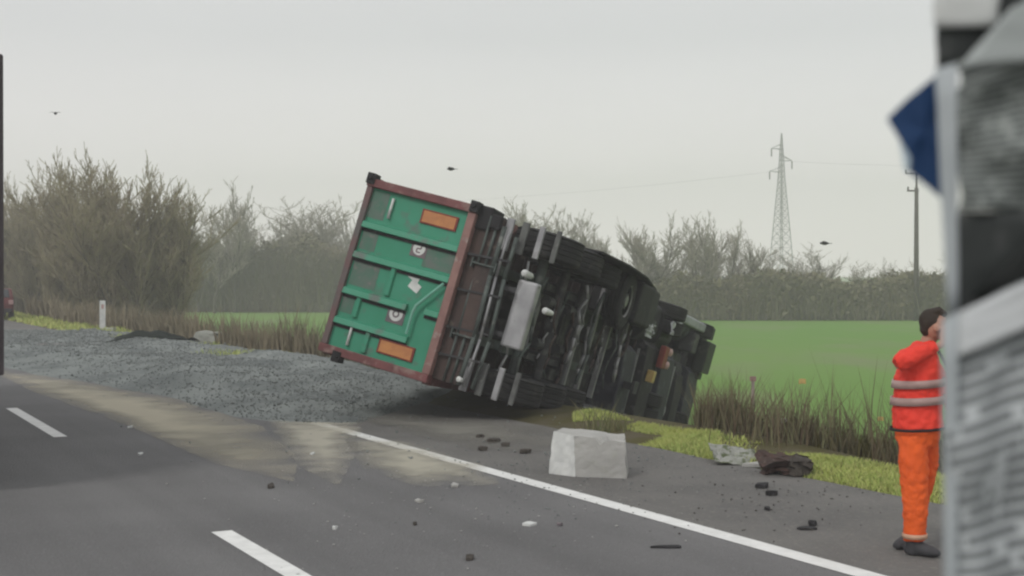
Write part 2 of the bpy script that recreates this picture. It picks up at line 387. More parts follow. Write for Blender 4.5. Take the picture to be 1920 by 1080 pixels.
grass('roadside_brush', 12000, 17, 34, 10.9, 14.0, .4, 1.1, .016, M_weed, 'reddish dead brush beside the green tailgate', .3, thr=-.05, pw=1.2, clear=True)

# ------------------------------------------------------------------ trees
def segs_mesh(segs, n=3):
    A = np.array([s[0] for s in segs]); B = np.array([s[1] for s in segs]); r0 = np.array([s[2] for s in segs]); r1 = np.array([s[3] for s in segs])
    d = B-A; d /= np.linalg.norm(d, axis=1)[:, None]+1e-9
    ref = np.where(np.abs(d[:, 2:3]) > .9, [[1., 0, 0]], [[0., 0, 1.]])
    x = np.cross(d, ref); x /= np.linalg.norm(x, axis=1)[:, None]; y = np.cross(d, x)
    V = []
    for p, r in ((A, r0), (B, r1)):
        for i in range(n):
            q = 2*math.pi*i/n; V.append(p+(x*math.cos(q)+y*math.sin(q))*r[:, None])
    V = np.stack(V, 1).reshape(-1, 3); o = np.arange(len(segs))[:, None]*2*n
    T = np.concatenate([o+[i, (i+1) % n, n+(i+1) % n, n+i] for i in range(n)], 0)
    return V, T
def grow(seed, H, stems, spread, up, levels, twl, trunk_r, base_branch=.25, kids=(7, 6, 5), rmin=.012, dense=(1, 2, 2, 3)):
    rnd = random.Random(seed); trunk, crown = [], []
    def branch(p, d, l, r, lev, lst):
        n = 5 if lev < 2 else 3; pts = [p]
        for i in range(n):
            d = (d+Vector((rnd.gauss(0, .16), rnd.gauss(0, .16), rnd.gauss(.05*up, .10)))).normalized()
            q = p+d*(l/n); ra = r*(1-.75*i/n); rb = r*(1-.75*(i+1)/n)
            (trunk if lev < 1 or (lev == 1 and i < 3) else crown).append((tuple(p), tuple(q), ra, rb))
            p = q; pts.append((q, d, rb))
            if lev < levels and (lev > 0 or (i+1)/n > base_branch):
                for k in range(rnd.choice(dense) if lev else kids[0]//2+rnd.randint(0, 1)):
                    a = rnd.uniform(0, 6.283); o = Vector((math.cos(a), math.sin(a), 0))
                    nd = (d*up+o*spread*rnd.uniform(.5, 1.2)+Vector((0, 0, .25))).normalized()
                    branch(q - d*(l/n)*rnd.random(), nd, l*rnd.uniform(.35, .6)*(1-.3*i/n), rb*.55, lev+1, lst)
    for k in range(stems):
        a = rnd.uniform(0, 6.283); q = rnd.random()
        d = Vector((math.cos(a)*spread*q*.6, math.sin(a)*spread*q*.6, 1)).normalized() if stems > 1 else Vector((rnd.gauss(0, .05), rnd.gauss(0, .05), 1))
        p = Vector((math.cos(a)*q*.3*stems**.5, math.sin(a)*q*.3*stems**.5, 0)) if stems > 1 else Vector()
        branch(p, d, H*rnd.uniform(.7, 1), trunk_r*rnd.uniform(.7, 1), 0, None)
    # normalise the height
    zz = max(s[1][2] for s in trunk+crown); f = H/zz
    sc = lambda L_: [(tuple(v*f for v in a), tuple(v*f for v in b), max(r0, rmin), max(r1, rmin*.8)) for a, b, r0, r1 in L_]
    return sc(trunk), sc(crown)
def make_tree(name, seed, H, stems, spread, up, levels, tr, m, mt=None):
    tk, cr_ = grow(seed, H, stems, spread, up, levels, 0, tr, rmin=.018 if 'tree' in name else .014, dense=(1, 1, 2, 2) if 'tree' in name else (1, 2, 2, 3))
    root = empty(name, (0, 0, 0))
    V, T = segs_mesh(tk, 5); fast_mesh('trunk', V, T, mt or M_bark, root, 4)
    V, T = segs_mesh(cr_, 3); fast_mesh('crown', V, T, m, root, 4)
    return root, len(cr_)
protos = {}
for key, a in {'tall': ('bare_tree', 11, 9, 1, .75, .9, 3, .16, M_twig), 'tall2': ('bare_tree', 23, 9, 2, .6, 1.1, 3, .13, M_twig),
               'round': ('bare_tree', 35, 8, 1, 1.1, .7, 3, .15, M_twig), 'slim': ('bare_tree', 41, 9, 1, .45, 1.2, 3, .10, M_twig),
               'bush': ('bare_shrub', 52, 8, 6, .7, 1.0, 3, .06, M_twigo), 'bush2': ('bare_shrub', 63, 8, 6, .8, 1.0, 3, .06, M_twigo)}.items():
    r_, n_ = make_tree(*a); protos[key] = [r_, False, a[2]]; print(key, n_)
def place_tree(key, px, top, Y, rz, label, group, z0=FIELD, wide=1.):
    r_, used, H = protos[key]
    if used:
        o = r_.copy(); COL.objects.link(o)
        for c in r_.children: d = c.copy(); COL.objects.link(d); d.parent = o
    else: o = r_; protos[key][1] = True
    z = CH-(top-HZ)/F*Y; sc = (z-z0)/H
    o.location = ((px-960)/F*Y, Y, z0-.05); o.scale = (sc*wide, sc*wide, sc); o.rotation_euler = (0, 0, rz)
    return tag(o, label, 'bush' if 'bush' in key else 'tree', group)
G1 = 'bare shrubs at the left beyond the gravel'
lb = [('bush', 10, 325, 97, 'olive bare shrub at the far left picture edge'),
      ('bush2', 70, 318, 86, 'dense olive bare shrub left of the white marker post'),
      ('bush', 140, 290, 76, 'tall bare shrub with upright twigs just left above the white marker post'),
      ('bush2', 200, 266, 70, 'tallest bare shrub of the left clump, straight above the white marker post'),
      ('bush', 255, 280, 67, 'tall bare shrub right of the tallest one in the left clump'),
      ('bush2', 305, 330, 68, 'lower rounded bare shrub at the right end of the left clump'),
      ('bush', 110, 370, 75, 'low olive shrub in front of the left clump')]
for i, (k, px, top, Y, lab) in enumerate(lb): place_tree(k, px, top, Y, i*1.3, lab, G1, wide=.92)
far = sorted([('round', 360, 415, 144), ('round', 420, 400, 145), ('tall', 458, 365, 144), ('tall2', 503, 395, 145), ('tall', 545, 405, 148), ('tall2', 585, 372, 148), ('round', 625, 365, 148), ('tall', 665, 385, 148), ('slim', 372, 395, 138), ('tall', 402, 372, 135), ('tall2', 440, 335, 138), ('round', 480, 405, 142), ('tall2', 525, 400, 142), ('round', 565, 385, 147),
       ('tall', 605, 362, 147), ('round', 645, 360, 150), ('tall2', 688, 385, 150), ('round', 925, 420, 118), ('slim', 940, 400, 110), ('round', 958, 395, 117), ('tall2', 992, 385, 117), ('round', 1035, 390, 118), ('tall', 1072, 378, 118), ('tall2', 1110, 410, 118), ('round', 1450, 470, 124), ('slim', 1520, 470, 124), ('round', 1562, 490, 124), ('tall2', 1625, 492, 124), ('round', 1700, 490, 124), ('slim', 1765, 480, 124), ('tall', 975, 375, 112), ('tall2', 1015, 368, 112), ('slim', 1055, 370, 112), ('tall', 1088, 385, 114),
       ('round', 1135, 445, 114), ('round', 1178, 440, 116), ('tall2', 1222, 395, 116), ('slim', 1258, 405, 116), ('tall', 1300, 392, 114), ('tall2', 1338, 398, 116), ('tall', 1382, 410, 116),
       ('slim', 1152, 430, 122), ('round', 1200, 450, 121), ('tall2', 1241, 410, 121), ('round', 1282, 430, 121), ('tall', 1320, 405, 122), ('round', 1360, 430, 122), ('tall2', 1405, 430, 121), ('slim', 1430, 435, 118), ('round', 1475, 460, 122), ('round', 1500, 455, 120), ('round', 1545, 470, 120), ('slim', 1580, 505, 120), ('tall', 1605, 500, 120), ('round', 1645, 485, 120), ('tall', 1668, 480, 121), ('tall2', 1690, 492, 120), ('round', 1740, 490, 120), ('tall', 1790, 480, 120), ('round', 1850, 470, 120)], key=lambda f: f[1])
ordw = ['first', 'second', 'third', 'fourth', 'fifth', 'sixth', 'seventh', 'eighth', 'ninth', 'tenth', 'eleventh', 'twelfth', 'thirteenth', 'fourteenth', 'fifteenth', 'sixteenth', 'seventeenth', 'eighteenth', 'nineteenth', 'twentieth']
zones = [(0, 690.5, 'bare tree in the hedge left of the green tailgate, %s from the left shrub clump'), (690.5, 1100, 'thin bare tree rising behind the overturned truck chassis, %s from the left'),
         (1100, 1455, 'bare tree in the hedge between the truck and the lattice pylon, %s from the truck'), (1455, 1710, 'low bare tree between the lattice pylon and the utility pole, %s from the pylon'),
         (1710, 2000, 'bare tree right of the utility pole, %s from the pole')]
for a, b, lab in zones:
    for i, (k, px, top, Y) in enumerate([f for f in far if a <= f[1] < b]):
        place_tree(k, px, top, Y, px*.37, lab % ordw[i], 'bare trees in the hedge beyond the field', wide=1.1)

def thicket(name, px0, px1, Y0, Y1, top, n, label, zb=FIELD):
    k = rng.random(n); Y = Y0+(Y1-Y0)*k; px = rng.uniform(px0, px1, n)
    x = (px-960)/F*Y; tp = CH-(top-HZ)/F*Y-zb
    und = np.array([1+.35*noise.noise(Vector((a*.16, 0, 0)))+.28*noise.noise(Vector((a*.9, 3, 0))) for a in x])
    h = tp*und*rng.uniform(.35, 1., n)**.6
    z = zb + (rng.random(n)**1.3)*tp*.35
    h = np.minimum(h, tp*und*1.05-(z-zb))
    hs = np.maximum(h, .3)
    V, T = blades(np.stack([x, Y, z-.1], 1)[:n//2], hs[:n//2], rng.uniform(.03, .09, n//2), rng.uniform(.1, .8, n//2))
    c = np.stack([x, Y, z+hs*rng.uniform(.2, 1.05, n)], 1); sz = rng.uniform(.10, .30, n)
    a = rng.normal(0, 1, (n, 3)); b = rng.normal(0, 1, (n, 3)); a /= np.linalg.norm(a, axis=1)[:, None]; b /= np.linalg.norm(b, axis=1)[:, None]
    V2 = np.stack([c-a*sz[:, None], c+a*sz[:, None], c+b*sz[:, None]*1.3], 1).reshape(-1, 3); T2 = np.arange(3*n).reshape(-1, 3)+len(V)
    return tag(fast_mesh(name, np.concatenate([V, V2]), np.concatenate([T, T2]), M_thick), label, 'hedge', kind='stuff')
thicket('hedge_undergrowth', 300, 760, 138, 146, 470, 60000, 'dense dark hedge undergrowth left of the truck')
thicket('hedge_undergrowth', 880, 2050, 112, 119, 525, 70000, 'dense brown green hedge undergrowth along the far edge of the field')
thicket('hedge_undergrowth', -90, 340, 92, 100, 440, 30000, 'dense scrub behind the left clump of shrubs')

# ------------------------------------------------------------------ pylon and utility pole
Yp = 250; b = at(1465, HZ, Yp); H = CH-(250-HZ)/F*Yp-FIELD
py = empty('lattice_pylon', (b.x, Yp, FIELD), .5, 'grey steel lattice pylon with cross arms standing beyond the tree line', 'pylon')
m = MB(); hw = lambda z: 1.55*(1-z/(H*.78))*(z < H*.78)+.32 if z < H*.78 else .32*(1-(z-H*.78)/(H*.22))+.04
lv = [0]; 
while lv[-1] < H*.98: lv.append(lv[-1]+max(1.0, hw(lv[-1])*1.35))
lv[-1] = H
for a, c in zip(lv, lv[1:]):
    A = [Vector((sx_*hw(a), sy_*hw(a), a)) for sx_, sy_ in ((1, 1), (-1, 1), (-1, -1), (1, -1))]
    B = [Vector((sx_*hw(c), sy_*hw(c), c)) for sx_, sy_ in ((1, 1), (-1, 1), (-1, -1), (1, -1))]
    for i in range(4):
        m.bar(A[i], B[i], .13); j = (i+1) % 4
        m.bar(A[i], B[j], .06); m.bar(A[j], B[i], .06); m.bar(B[i], B[j], .06)
m.build('tower', M_steel, py)
for zf, le, sd in ((.90, 2.3, -1), (.76, 2.7, -1), (.83, 2.4, 1)):
    z = H*zf; m = MB()
    for q in (.3, -.3): m.bar((0, q, z), (sd*le, 0, z+.15), .13); m.bar((0, q, z+1.0), (sd*le, 0, z+.15), .10)
    arm = m.build('cross_arm', M_steel, py)
    m = MB(); m.lathe((sd*le, 0, z+.1), (0, 0, -1), [(0, .03), (.2, .14), (.5, .08), (.7, .14), (1.0, .08), (1.2, .14), (1.5, .03)], 8)
    m.build('insulator', M_wood, arm)
Yq = 112; b = at(1718, HZ, Yq)
up_ = empty('utility_pole', (b.x, Yq, FIELD), 0, 'slim dark utility pole with a crossbar in front of the far hedge', 'utility pole')
Hq = CH-(352-HZ)/F*Yq-FIELD
m = MB(); m.cyl((0, 0, 0), (0, 0, Hq), .24, .15, 10); m.build('pole', M_wood, up_, smooth=True)
m = MB(); m.bar((-.75, 0, Hq-.25), (.18, 0, Hq-.25), .13); m.bar((-.9, 0, Hq+1.15), (.5, 0, Hq+1.15), .10); m.cyl((0, 0, Hq), (0, 0, Hq+1.2), .09, .07, 8); m.build('crossbar', M_wood, up_)
m = MB()
for x_, z_ in ((-.68, Hq-.2), (-.85, Hq+1.2), (.45, Hq+1.2)): MB().lathe((x_, 0, z_), (0, 0, 1), [(0, .03), (.05, .09), (.15, .06), (.22, .08), (.3, .02)], 8).build('insulator', M_wood, up_)
# overhead wires
m = MB()
def wire(a, b_, sag, r):
    a, b_ = Vector(a), Vector(b_)
    pts = [a.lerp(b_, i/14)-Vector((0, 0, sag*4*(i/14)*(1-i/14))) for i in range(15)]
    m.tube(pts, r, 4)
pb = Vector((at(1465, HZ, Yp).x, Yp, FIELD))
wire(pb+Vector((2.1, 1.1, H*.83)), (170, 150, 30), 6, .015)
wire(pb+Vector((-2.3, -1.3, H*.76)), (-190, 330, 28), 8, .015)
tag(m.build('power_line', M_wood), 'thin power line running from the pylon across the sky', 'cable')

# ------------------------------------------------------------------ roadside marker posts
p = gnd(192, 622); p.z = 0
dp = empty('marker_post', (p.x, p.y, gh(tlat(p.x, p.y))), .4, 'white plastic marker post beyond the gravel at left', 'marker post')
m = MB(); m.prism([(-.11, -.03), (.11, -.03), (.09, .05), (-.09, .05)], 2, 0, 1.12); m.build('post', M_white, dp, bevel=.01)
m = MB(); m.box(-.045, .045, -.036, -.031, .82, .98); m.build('reflector', M_pink, dp)
p = gnd(207, 626)
tag((lambda m: m)(MB().prism([(-.16, -.12), (.15, -.14), (.2, .1), (-.1, .16)], 2, 0, .22).build('broken_slab', M_conc, bevel=.03)), 'small white lump lying at the foot of the white marker post', 'rubble').location = (p.x, p.y, .0)
p = gnd(1412, 818)
dp = empty('marker_post', (p.x, p.y, gh(tlat(p.x, p.y))), .4, 'thin pinkish grey post standing in the weeds right of the truck', 'marker post')
m = MB(); m.cyl((0, 0, -.2), (0, 0, .80), .022, .022, 10); m.build('post', mat('pinkish_post', (.42, .34, .30), (.33, .28, .25), 5), dp)
m = MB(); m.box(-.03, .03, -.03, .03, .74, .80); m.build('reflector', mat('faded_reflector', (.40, .26, .23), None, 5), dp)

# ------------------------------------------------------------------ overturned truck
TR = Matrix(((0.2787924, 0.2937898, -0.9143098, 0.442882), (0.0440297, 0.9471462, 0.3177665, 19.2055), (0.9593415, -0.1288476, 0.2511217, 1.446858), (0, 0, 0, 1)))
TK = empty('overturned_truck', (0, 0, 0), 0, 'articulated tipper truck lying on its left side, green tailgate and underside showing', 'truck')
TK.matrix_world = TR
ZF, ZT, HW = 1.40, 3.10, 1.275
# body shell: side walls, front wall, floor with crossbeams; open at the top
m = MB()
m.box(-HW+.02, -HW+.08, .03, 9.6, ZF+.08, ZT-.02); m.box(HW-.08, HW-.02, .03, 9.6, ZF+.08, ZT-.02); m.box(-HW+.02, HW-.02, 9.6, 9.66, ZF+.08, ZT-.02)
bod = m.build('tipper_body', M_green, TK)
m = MB(); m.box(-HW, HW, .03, 9.65, ZF, ZF+.078)
for i in range(19): m.box(-HW+.05, HW-.05, .25+i*.5, .32+i*.5, ZF-.13, ZF-.002)
m.build('floor', M_rust, bod)
m = MB()
for sx_ in (-1, 1):
    for i in range(11): m.box(sx_*(HW-.018) if sx_ > 0 else -HW-.05, HW+.05 if sx_ > 0 else -HW+.018, .35+i*.9, .43+i*.9, ZF+.1, ZT-.1)
    x0, x1 = (HW-.09, HW+.06) if sx_ > 0 else (-HW-.06, -HW+.09)
    m.box(x0, x1, .05, 9.7, ZT-.1, ZT+.02); m.box(x0, x1, .05, 9.7, ZF-.02, ZF+.1)
m.build('side_rib', M_maroon, bod, bevel=.008)
# tailgate
tg = MB(); tg.box(-HW+.07, HW-.07, -.02, .02, ZF+.06, ZT-.06); tg = tg.build('tailgate', M_green, TK, bevel=.004)
for x0, x1 in ((HW-.09, HW+.03), (-HW-.03, -HW+.09)):
    MB().box(x0, x1, -.11, .05, ZF-.02, ZT+.03).build('gate_frame', M_maroon, tg, bevel=.012)
m = MB(); m.box(-HW+.092, HW-.092, -.10, .05, ZF-.03, ZF+.09)
m.build('bottom_rail', mat('pinkish_primer', (.30, .17, .15), (.22, .12, .11), 5, .6, spots=(.35, .28, .25), sscale=7), tg, bevel=.01)
m = MB(); m.box(-HW+.092, HW-.092, -.09, .05, ZT-.07, ZT+.02); m.build('top_rail', mat('worn_dark_rail', (.13, .12, .115), (.17, .10, .10), 4, .7), tg, bevel=.01)
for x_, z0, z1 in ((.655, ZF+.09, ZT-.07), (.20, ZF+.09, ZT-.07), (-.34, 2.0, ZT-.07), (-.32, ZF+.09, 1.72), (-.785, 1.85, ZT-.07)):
    m = MB(); m.prism([(x_+.045, -.018), (x_+.02, -.085), (x_-.065, -.10), (x_-.07, -.018)], 2, z0+.002, z1-.002)
    m.build('gate_rib', M_green, tg, bevel=.006)
    m = MB(); m.box(x_-.115, x_-.071, -.04, -.021, z0+.003, z1-.003); m.build('rib_shadow', M_black, tg)  # black strip paints the shadow line below the rib
for x0, x1, z_ in ((-.27, .13, 2.36), (-.70, -.41, 2.75), (-1.15, -.86, 2.46)):
    m = MB(); m.prism([(z_-.05, -.018), (z_-.03, -.07), (z_+.03, -.07), (z_+.05, -.018)], 0, x0, x1)
    m.v = [(a, c_, b_) for a, b_, c_ in m.v]; m.build('gate_stiffener', M_green, tg, bevel=.005)
for q in ((-.26, .12, 2.58, 3.0), (.27, .56, 1.52, 1.98), (-.68, -.42, 2.82, 3.01), (.28, .55, 2.75, 3.0), (.75, 1.15, 2.75, 3.02)):
    MB().box(q[0], q[1], -.024, -.0205, q[2], q[3]).build('scuff_patch', M_greend, tg)
def plate(x, z0, z1, hh=.105):
    b_ = MB().box(x-hh, x+hh, -.045, -.021, z0, z1).build('marker_plate', M_redpl, tg, bevel=.003)
    m = MB(); m.box(x-hh+.022, x+hh-.022, -.051, -.0455, z0+.03, z1-.03); m.build('reflective_face', M_orange, b_)
plate(.97, 1.62, 2.19); plate(-.985, 1.70, 2.27)
def disc(x, z, r, sq=False):
    o_ = MB().box(x-r*1.25, x+r*1.25, -.03, -.0215, z-r*1.25, z+r*1.25).build('speed_sticker', M_stk, tg)
    m = MB(); m.lathe((x, -.031, z), (0, -1, 0), [(0, .001), (0.001, r*.95), (.003, r*.95), (.0031, r*.62), (.0031, .001)], 24)
    m.build('sticker_ring', M_white, o_)
    return o_
d1 = disc(.50, 2.08, .10)
m = MB()   # digit strokes on the upper disc (photo: a grey 2-like mark)
for a, b_ in (((.055, -.03), (.055, .03)), ((.055, .03), (.0, .03)), ((.0, .03), (.0, -.03)), ((.0, -.03), (-.055, -.03)), ((-.055, -.03), (-.055, .03))):
    m.bar((.50+a[0], -.0355, 2.08-a[1]), (.50+b_[0], -.0355, 2.08-b_[1]), .02, .002, up=(0, 1, 0))
m.build('sticker_digit', M_stk, d1)
d2 = disc(-.49, 2.14, .11)
m = MB(); m.lathe((-.49, -.035, 2.14), (0, -1, 0), [(0, .03), (.001, .03), (.002, .055), (0, .055)], 20); m.build('sticker_digit', M_stk, d2)
m = MB(); m.prism([(-.13, 1.93), (-.06, 2.09), (.04, 2.05), (.08, 2.13), (.17, 2.09), (.12, 1.93), (.02, 1.96), (-.02, 1.88)], 1, -.028, -.0215); m.build('white_sticker', M_white, tg)
m = MB(); m.cyl((.80, -.06, 2.67), (1.10, -.06, 2.67), .02, None, 10); m.cyl((.82, -.06, 2.67), (.82, -.02, 2.67), .016); m.cyl((1.08, -.06, 2.67), (1.08, -.02, 2.67), .016); m.build('grab_handle', M_white, tg, smooth=True)
m = MB(); m.cyl((-1.12, -.06, 2.73), (-.82, -.06, 2.73), .02, None, 10); m.cyl((-1.10, -.06, 2.73), (-1.10, -.02, 2.73), .016); m.cyl((-.84, -.06, 2.73), (-.84, -.02, 2.73), .016); m.build('grab_handle', M_white, tg, smooth=True)
m = MB(); m.tube([(.11, -.11, 1.54), (-.05, -.12, 1.66), (-.30, -.12, 1.85), (-.42, -.12, 1.87), (-.72, -.12, 1.87)], .022, 8)
m.build('gate_stay', mat('pale_green_paint', (.16, .42, .32), (.2, .4, .32), 5, .5), tg)
# corner lugs / hinges
for x_, z_ in ((1.29, 3.08), (-1.33, 2.82), (1.27, 1.42)):
    m = MB(); m.box(x_-.07, x_+.09, -.14, .06, z_-.07, z_+.06); m.cyl((x_+.03, -.17, z_), (x_+.03, .08, z_), .045, None, 12)
    m.build('gate_lug', M_black, TK, bevel=.01)
m = MB(); m.box(1.0, 1.34, .0, .5, 1.16, 1.40); m.box(1.05, 1.25, -.05, .3, 1.0, 1.15); m.build('hinge_bracket', M_black, TK, bevel=.02)

# chassis
for x_ in (-.52, .52):
    m = MB(); m.box(x_-.07, x_+.07, -.05, 9.2, .88, .90); m.box(x_-.07, x_+.07, -.05, 9.2, 1.24, 1.26); m.box(x_-.012, x_+.012, -.05, 9.2, .902, 1.238)
    m.build('chassis_rail', M_rail, TK, bevel=.004)
for i, y_ in enumerate((.05, .7, 1.65, 2.95, 4.25, 5.1, 6.0, 6.9, 7.8, 8.7)):
    m = MB(); m.cyl((-.50, y_, 1.07), (.50, y_, 1.07), .06, None, 10) if i % 2 else m.box(-.505, .505, y_-.05, y_+.05, .95, 1.2)
    m.build('cross_member', M_rust if i == 0 else (M_galv if i % 3 == 0 else M_chas), TK)
m = MB(); m.box(-1.22, 1.22, .06, .2, .98, 1.38)
m.build('rear_beam', M_rust, TK, bevel=.02)
for k, (z_, y_, r_) in enumerate(((1.17, .0, .018), (1.06, .02, .022), (.93, -.02, .035), (.85, .0, .022), (.74, .05, .03))):
    m = MB(); m.tube([(-1.2, y_+.03, z_+.02), (-.5, y_, z_-.01*k), (.4, y_+.02, z_+.01), (1.22-.05*k, y_, z_)], r_, 8); m.build('cross_pipe', M_rail if k != 3 else M_galv, TK, smooth=True)
for x_ in (-.85, -.45, .1, .62): MB().bar((x_, .0, 1.36), (x_+.04, .02, .72), .05, .03).build('cross_strap', M_chas, TK)
MB().prism([(.04, .24), (.14, .21), (.26, .26), (.27, .52), (.12, .56), (.05, .50)], 0, -.50, .47).build('underrun_bar', M_galv, TK, bevel=.03)
for x_ in (-.35, .3): MB().bar((x_, .2, .92), (x_, .16, .50), .07).build('bar_bracket', M_chas, TK)
for x_, z_, r_ in ((.56, .46, .055), (.13, .02, .05), (-1.12, .95, .05)):
    m = MB(); m.lathe((x_, .1, z_), (0, -1, 0), [(-.2, r_*.8), (.1, r_), (.14, r_*.7), (.15, .005)], 14); m.build('lamp', M_white, TK)
for sx_ in (1, -1):
    for k, z_ in enumerate((.92, .70, .46, .22)):
        m = MB(); m.box(min(sx_*.80, sx_*1.27), max(sx_*.80, sx_*1.27), .12+.02*k, .17+.02*k, z_-.065, z_+.055-.015*k)
        m.build('mud_flap_slat', (M_galv, M_tyreg, M_galv, M_tyreg)[k], TK, bevel=.012)
def tyre_prof(w, r):
    p = [(-w/2, r*.56), (-w/2-.004, r*.75), (-w/2+.01, r*.93), (-w/2+.035, r*.985)]
    for k in range(4):
        a = -w/2+.05+k*(w-.1)/4; b_ = a+(w-.1)/4-.02
        p += [(a, r), (b_, r), (b_+.004, r-.018), (b_+.016, r-.018)]
    p += [(w/2-.03, r), (w/2-.01, r*.93), (w/2+.004, r*.75), (w/2, r*.56)]
    return p
def wheel(x, y, z, r, w, mt, parent, axis=(1, 0, 0), out_=1):
    m = MB(); m.lathe((x, y, z), axis, tyre_prof(w, r), 44); t_ = m.build('wheel', mt, parent, smooth=False)
    a = Vector(axis)*out_; c = Vector((x, y, z))
    m = MB(); m.lathe(c, a, [(-w/2+.02, r*.57), (-w*.1, r*.50), (w*.15, r*.45), (w*.2, r*.22), (w*.42, r*.2), (w*.45, .01)], 28)
    m.lathe(c, a, [(w/2-.03, r*.52), (w/2-.005, r*.58), (w/2-.03, r*.60)], 28)
    for k in range(8):
        q = 2*math.pi*k/8; u = a.orthogonal().normalized(); v_ = a.cross(u); pp = c+(u*math.cos(q)+v_*math.sin(q))*r*.33+a*w*.17
        m.cyl(pp, pp+a*.04, .02, None, 6)
    m.build('rim', M_rim, t_)
for i, y_ in enumerate((.95, 2.2, 3.45)):
    mt = M_tyre
    for sx_ in (-1, 1): wheel(sx_*1.06, y_, .53, .52, .39, mt, TK, out_=sx_)
    m = MB(); m.cyl((-.86, y_, .53), (.86, y_, .53), .075, None, 14); m.box(-.1, .1, y_-.09, y_+.09, .46, .60)
    for sx_ in (-.55, .55):
        m.box(sx_-.05, sx_+.05, y_-.48, y_+.1, .62, .67); m.cyl((sx_, y_+.28, .62), (sx_, y_+.28, .87), .12, .10, 14)
        m.cyl((sx_*.6, y_-.1, .6), (sx_*.6, y_-.34, .62), .085, None, 12)
    m.build('axle', M_chas if i else M_rail, TK)
    if i:
        for sx_ in (-1, 1):
            m = MB(); n_ = 12; pr = []
            for rr in (.60, .63):
                arc = [(y_+rr*math.cos(q), .53+rr*math.sin(q)) for q in [math.pi*(.08+.84*k/n_) for k in range(n_+1)]]
                pr = pr+arc if rr < .61 else pr+arc[::-1]
            m.prism(pr, 0, sx_*1.06-.21, sx_*1.06+.21); m.build('mudguard', M_black, TK)
# right side (now on top): spare wheels and dark boxes; left side (now lowest): guard like a ladder
wheel(.80, 4.72, .22, .50, .30, M_tyre, TK, axis=(0, 0, 1), out_=-1)
m = MB(); m.prism([(2.0, .0), (3.2, -.18), (4.8, -.14), (6.3, .08), (7.3, .22), (7.5, .85), (5.0, .95), (2.3, .75)], 0, 1.262, 1.30); m.build('side_skirt', M_black, TK, bevel=.01)
m = MB(); m.prism([(5.3, .02), (6.2, .0), (7.2, .1), (7.3, .85), (5.3, .9)], 0, .50, 1.24); m.build('tool_box', M_black, TK, bevel=.05)
m = MB(); m.cyl((.92, 6.55, .55), (.92, 7.7, .50), .33, None, 24); m.build('air_tank', M_navy, TK, bevel=.03)
m = MB(); m.cyl((.05, 5.4, .80), (.05, 7.0, .80), .14, None, 18); m.build('air_tank', M_chas, TK)
for x_ in (-.6, .6):
    m = MB(); m.box(x_-.07, x_+.07, 7.25, 7.39, .15, .9); m.box(x_-.12, x_+.12, 7.15, 7.5, .10, .149); m.build('landing_leg', M_chas, TK, bevel=.008)
m = MB()
for z_ in (.34, .62, .92): m.box(-1.24, -1.19, 3.9, 8.6, z_-.045, z_+.045)
for k in range(9): m.box(-1.185, -1.14, 4.0+k*.55, 4.07+k*.55, .25, 1.30)
m.build('side_guard', M_galv, TK)
m = MB()
for k in range(6): m.box(-1.0, .95, 4.15+k*1.02, 4.23+k*1.02, .60+.02*(k % 2), .70)
m.build('under_brace', M_galv, TK, bevel=.006)
m = MB(); m.box(-1.1, .5, 4.3, 8.6, .93, 1.2); m.build('hopper_pan', M_chas, TK, bevel=.03)
for k in range(20):
    rnd = random.Random(900+k); y_ = .5+k*.4; z_ = rnd.uniform(.30, .62); x0 = rnd.uniform(-1.0, -.5); x1 = rnd.uniform(.2, .95)
    pts = [Vector((x0+(x1-x0)*q/6, y_+rnd.uniform(-.12, .12), z_+rnd.uniform(-.05, .05))) for q in range(7)]
    MB().tube(pts, rnd.uniform(.014, .034), 6).build('air_hose' if k % 2 else 'brake_rod', (M_galv, M_rail, M_galv, M_rust)[k % 4], TK, smooth=True)
# tractor unit
for k, (y0, y1, x0, x1, z0) in enumerate(((6.9, 7.9, -1.26, .15, .34), (8.2, 9.3, -1.30, .35, .22), (9.6, 10.9, -1.32, .25, .16), (11.7, 12.5, -1.34, .0, .20), (12.9, 14.2, -1.36, .15, .18))):
    MB().prism([(x0, z0+.1), (x0+.12, z0-.02), (x0+.7, z0), (x1-.1, z0+.06), (x1, z0+.2), (x1, .9), (x0, .9)], 1, y0, y1).build('belly_panel', M_black if k % 2 else M_navy, TK, bevel=.03)
    MB().bar((x0+.05, y1+.06, z0+.02), (x1-.1*k, y1+.10, z0+.06), .05, .04).build('belly_rib', M_galv if k in (0, 2) else M_chas, TK)
for k, (y0, y1, z0) in enumerate(((7.7, 9.0, .35), (9.1, 10.3, .30))):
    MB().prism([(.3, z0+.15), (.5, z0), (1.05, z0+.02), (1.15, z0+.2), (1.15, 1.0), (.3, 1.0)], 1, y0, y1).build('wheel_cover', M_black, TK, bevel=.05)
for x_ in (-.42, .42):
    m = MB(); m.box(x_-.04, x_+.04, 8.3, 14.2, .72, .98); m.build('tractor_rail', M_chas, TK)
for sx_ in (-1, 1):
    wheel(sx_*1.08, 9.6, .51, .51, .29, M_tyre, TK, out_=sx_); wheel(sx_*.76, 9.6, .51, .51, .29, M_tyre, TK, out_=sx_)
    wheel(sx_*1.05, 13.1, .51, .51, .32, M_tyre, TK, out_=sx_)
    m = MB(); m.cyl((sx_*.95, 10.5, .62), (sx_*.95, 11.9, .62), .34, None, 24); m.build('fuel_tank', M_galv if sx_ < 0 else M_navy, TK, bevel=.03)
m = MB(); m.cyl((-.9, 9.6, .51), (.9, 9.6, .51), .1, None, 14); m.lathe((0, 9.6, .51), (1, 0, 0), [(-.25, .01), (-.22, .15), (0, .25), (.22, .15), (.25, .01)], 20); m.build('axle', M_chas, TK)
m = MB(); m.cyl((-.9, 13.1, .5), (.9, 13.1, .5), .08, None, 12); m.build('axle', M_chas, TK)
